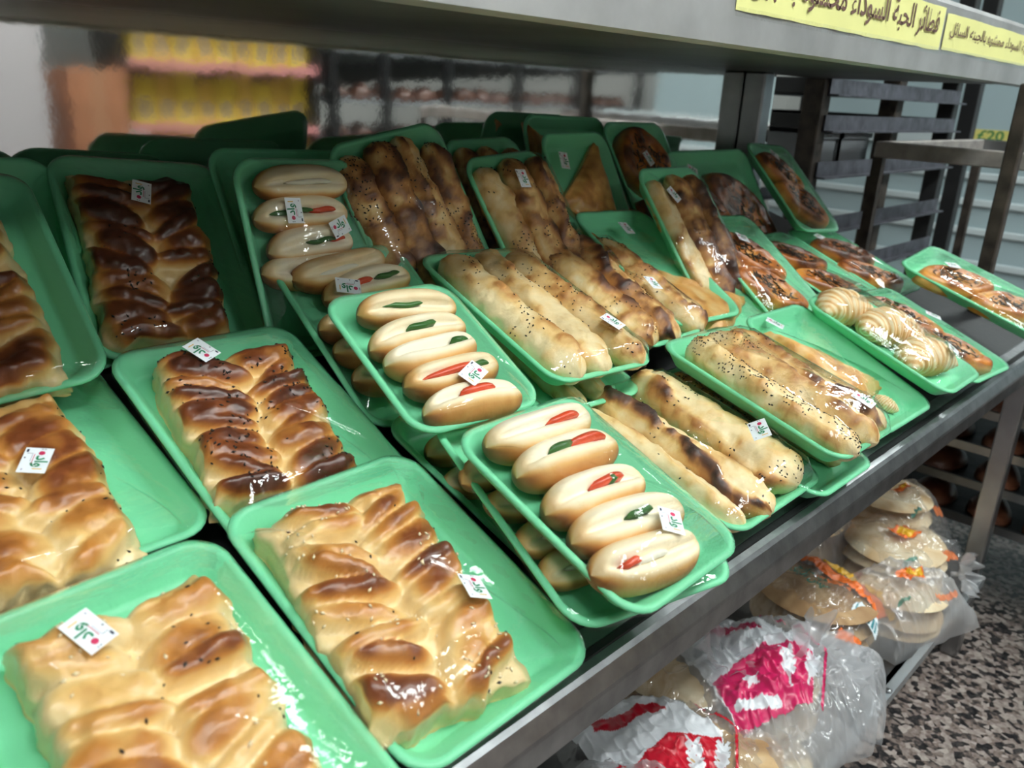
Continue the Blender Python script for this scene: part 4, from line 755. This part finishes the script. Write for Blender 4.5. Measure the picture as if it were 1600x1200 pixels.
for r_,z in enumerate((-.50,-.245,.03)):
    for i in range(9):
        x=1.71+i*.10; b=empty('yellow_pack',(x+.045,gp-.1,Z(z))); tag(b,'yellow pack on the gondola, reflected in the back panel','box','yellow packs on the gondola')
        mb=MB(); mb.box((-.045,-.05,0),(.045,.05,.20+.02*((i*7)%3))); mb.build('pack_body',YB[i%2],b); mb=MB(); mb.box((-.03,.05,.03),(.03,.0512,.11)); mb.build('pack_panel',WIN,b)
aw=empty('reflection_backdrop',(2.5,gy+.1,0)); tag(aw,'added grey sloping awning over the gondolas, reflected along the top of the back panel','backdrop')  # unseen sheet added and shaped only for the grey band reflected in the panel
ax=[.6,1.35,2.5,3.4,5.1,6.6]; az=[-.20,-.150,-.07,.0,.105,.17]; GA=pm('grey_backdrop_sheet',(.17,.185,.18),.7,var=.12,vscale=3); GD=pm('dark_backdrop_edge',(.07,.072,.07),.7)
mb=MB(); mb.add([(x,y,Z(z)+dz) for x,z in zip(ax,az) for y,dz in((gy+.10,.09),(gy+.04,.45),(gy+.02,.45),(gy+.08,.09))],[(i*4+k,i*4+4+k,i*4+4+(k+1)%4,i*4+(k+1)%4) for i in range(5) for k in range(4)]+[(0,1,2,3),(23,22,21,20)]); mb.build('sheet',GA,aw,mat=I4)
mb=MB(); mb.add([(x,y,Z(z)+dz) for x,z in zip(ax,az) for y,dz in((gy+.104,.0),(gy+.104,.10),(gy+.08,.10),(gy+.08,.0))],[(i*4+k,i*4+4+k,i*4+4+(k+1)%4,i*4+(k+1)%4) for i in range(5) for k in range(4)]+[(0,1,2,3),(23,22,21,20)]); mb.build('edge_band',GD,aw,mat=I4)  # darker strip added for the dark lower border of that reflected band
mb=MB(); mb.add([(1.98,gy+.112,Z(-.01)),(2.35,gy+.112,Z(.005)),(2.22,gy+.105,Z(.07)),(2.26,gy+.082,Z(.20)),(2.23,gy+.082,Z(.20)),(2.17,gy+.105,Z(.07))],[(0,1,2,3,4,5)]); mb.build('added_dark_shape',GD,aw,mat=I4)  # flat dark shape added to reflect as a peaked mark in the panel
cb=empty('carton',(1.52,gp-.1,0)); tag(cb,'tall brown cardboard carton reflected beside the yellow packs','box')
mb=MB(); mb.box((-.12,-.2,0),(.12,.15,1.25),0,.004); mb.build('carton_body',pm('cardboard',(.48,.20,.10),.8,var=.15),cb); mb=MB(); mb.box((-.03,.15,.0),(.03,.151,1.25)); mb.build('carton_tape',pm('carton_tape',(.5,.25,.14),.4),cb)
mb=MB(); mb.box((.75,gp-.2,0),(1.30,gp+.1,3.2)); o=mb.build('column',pm('pale_pillar',(.62,.58,.60),.6)); o['kind']='structure'
gr=empty('bread_gondola',(3.6,gp-.2,0)); tag(gr,'dark bread gondola across the aisle, seen only in the back panel','shelf')
for x in(2.70,3.05,3.5,4.1,4.7,5.4):
    mb=MB(); mb.box((x,gp-.03,0),(x+.05,gp+.02,2.2)); mb.build('gondola_post',BLACK,gr,mat=I4)
for z in(-.55,-.30,-.10,.15):
    mb=MB(); mb.box((2.7,gp-.45,Z(z)-.02),(5.45,gp,Z(z))); mb.build('gondola_shelf',GREYP,gr,mat=I4)
for z in(-.30,-.10,.15):
    for i in range(17):
        b=bpy.data.objects.new('shop_loaf',BUNME); COL.objects.link(b); b.matrix_world=Matrix.Translation((2.82+i*.155,gp-.12,Z(z)+.001))@Matrix.Rotation(1.2+.3*math.sin(i*3),4,'Z'); b.scale=(1,1.1,1.5)
        tag(b,'loaf on the dark gondola, reflected in the back panel','bread','loaves on the dark gondola')
bpy.context.view_layer.update()
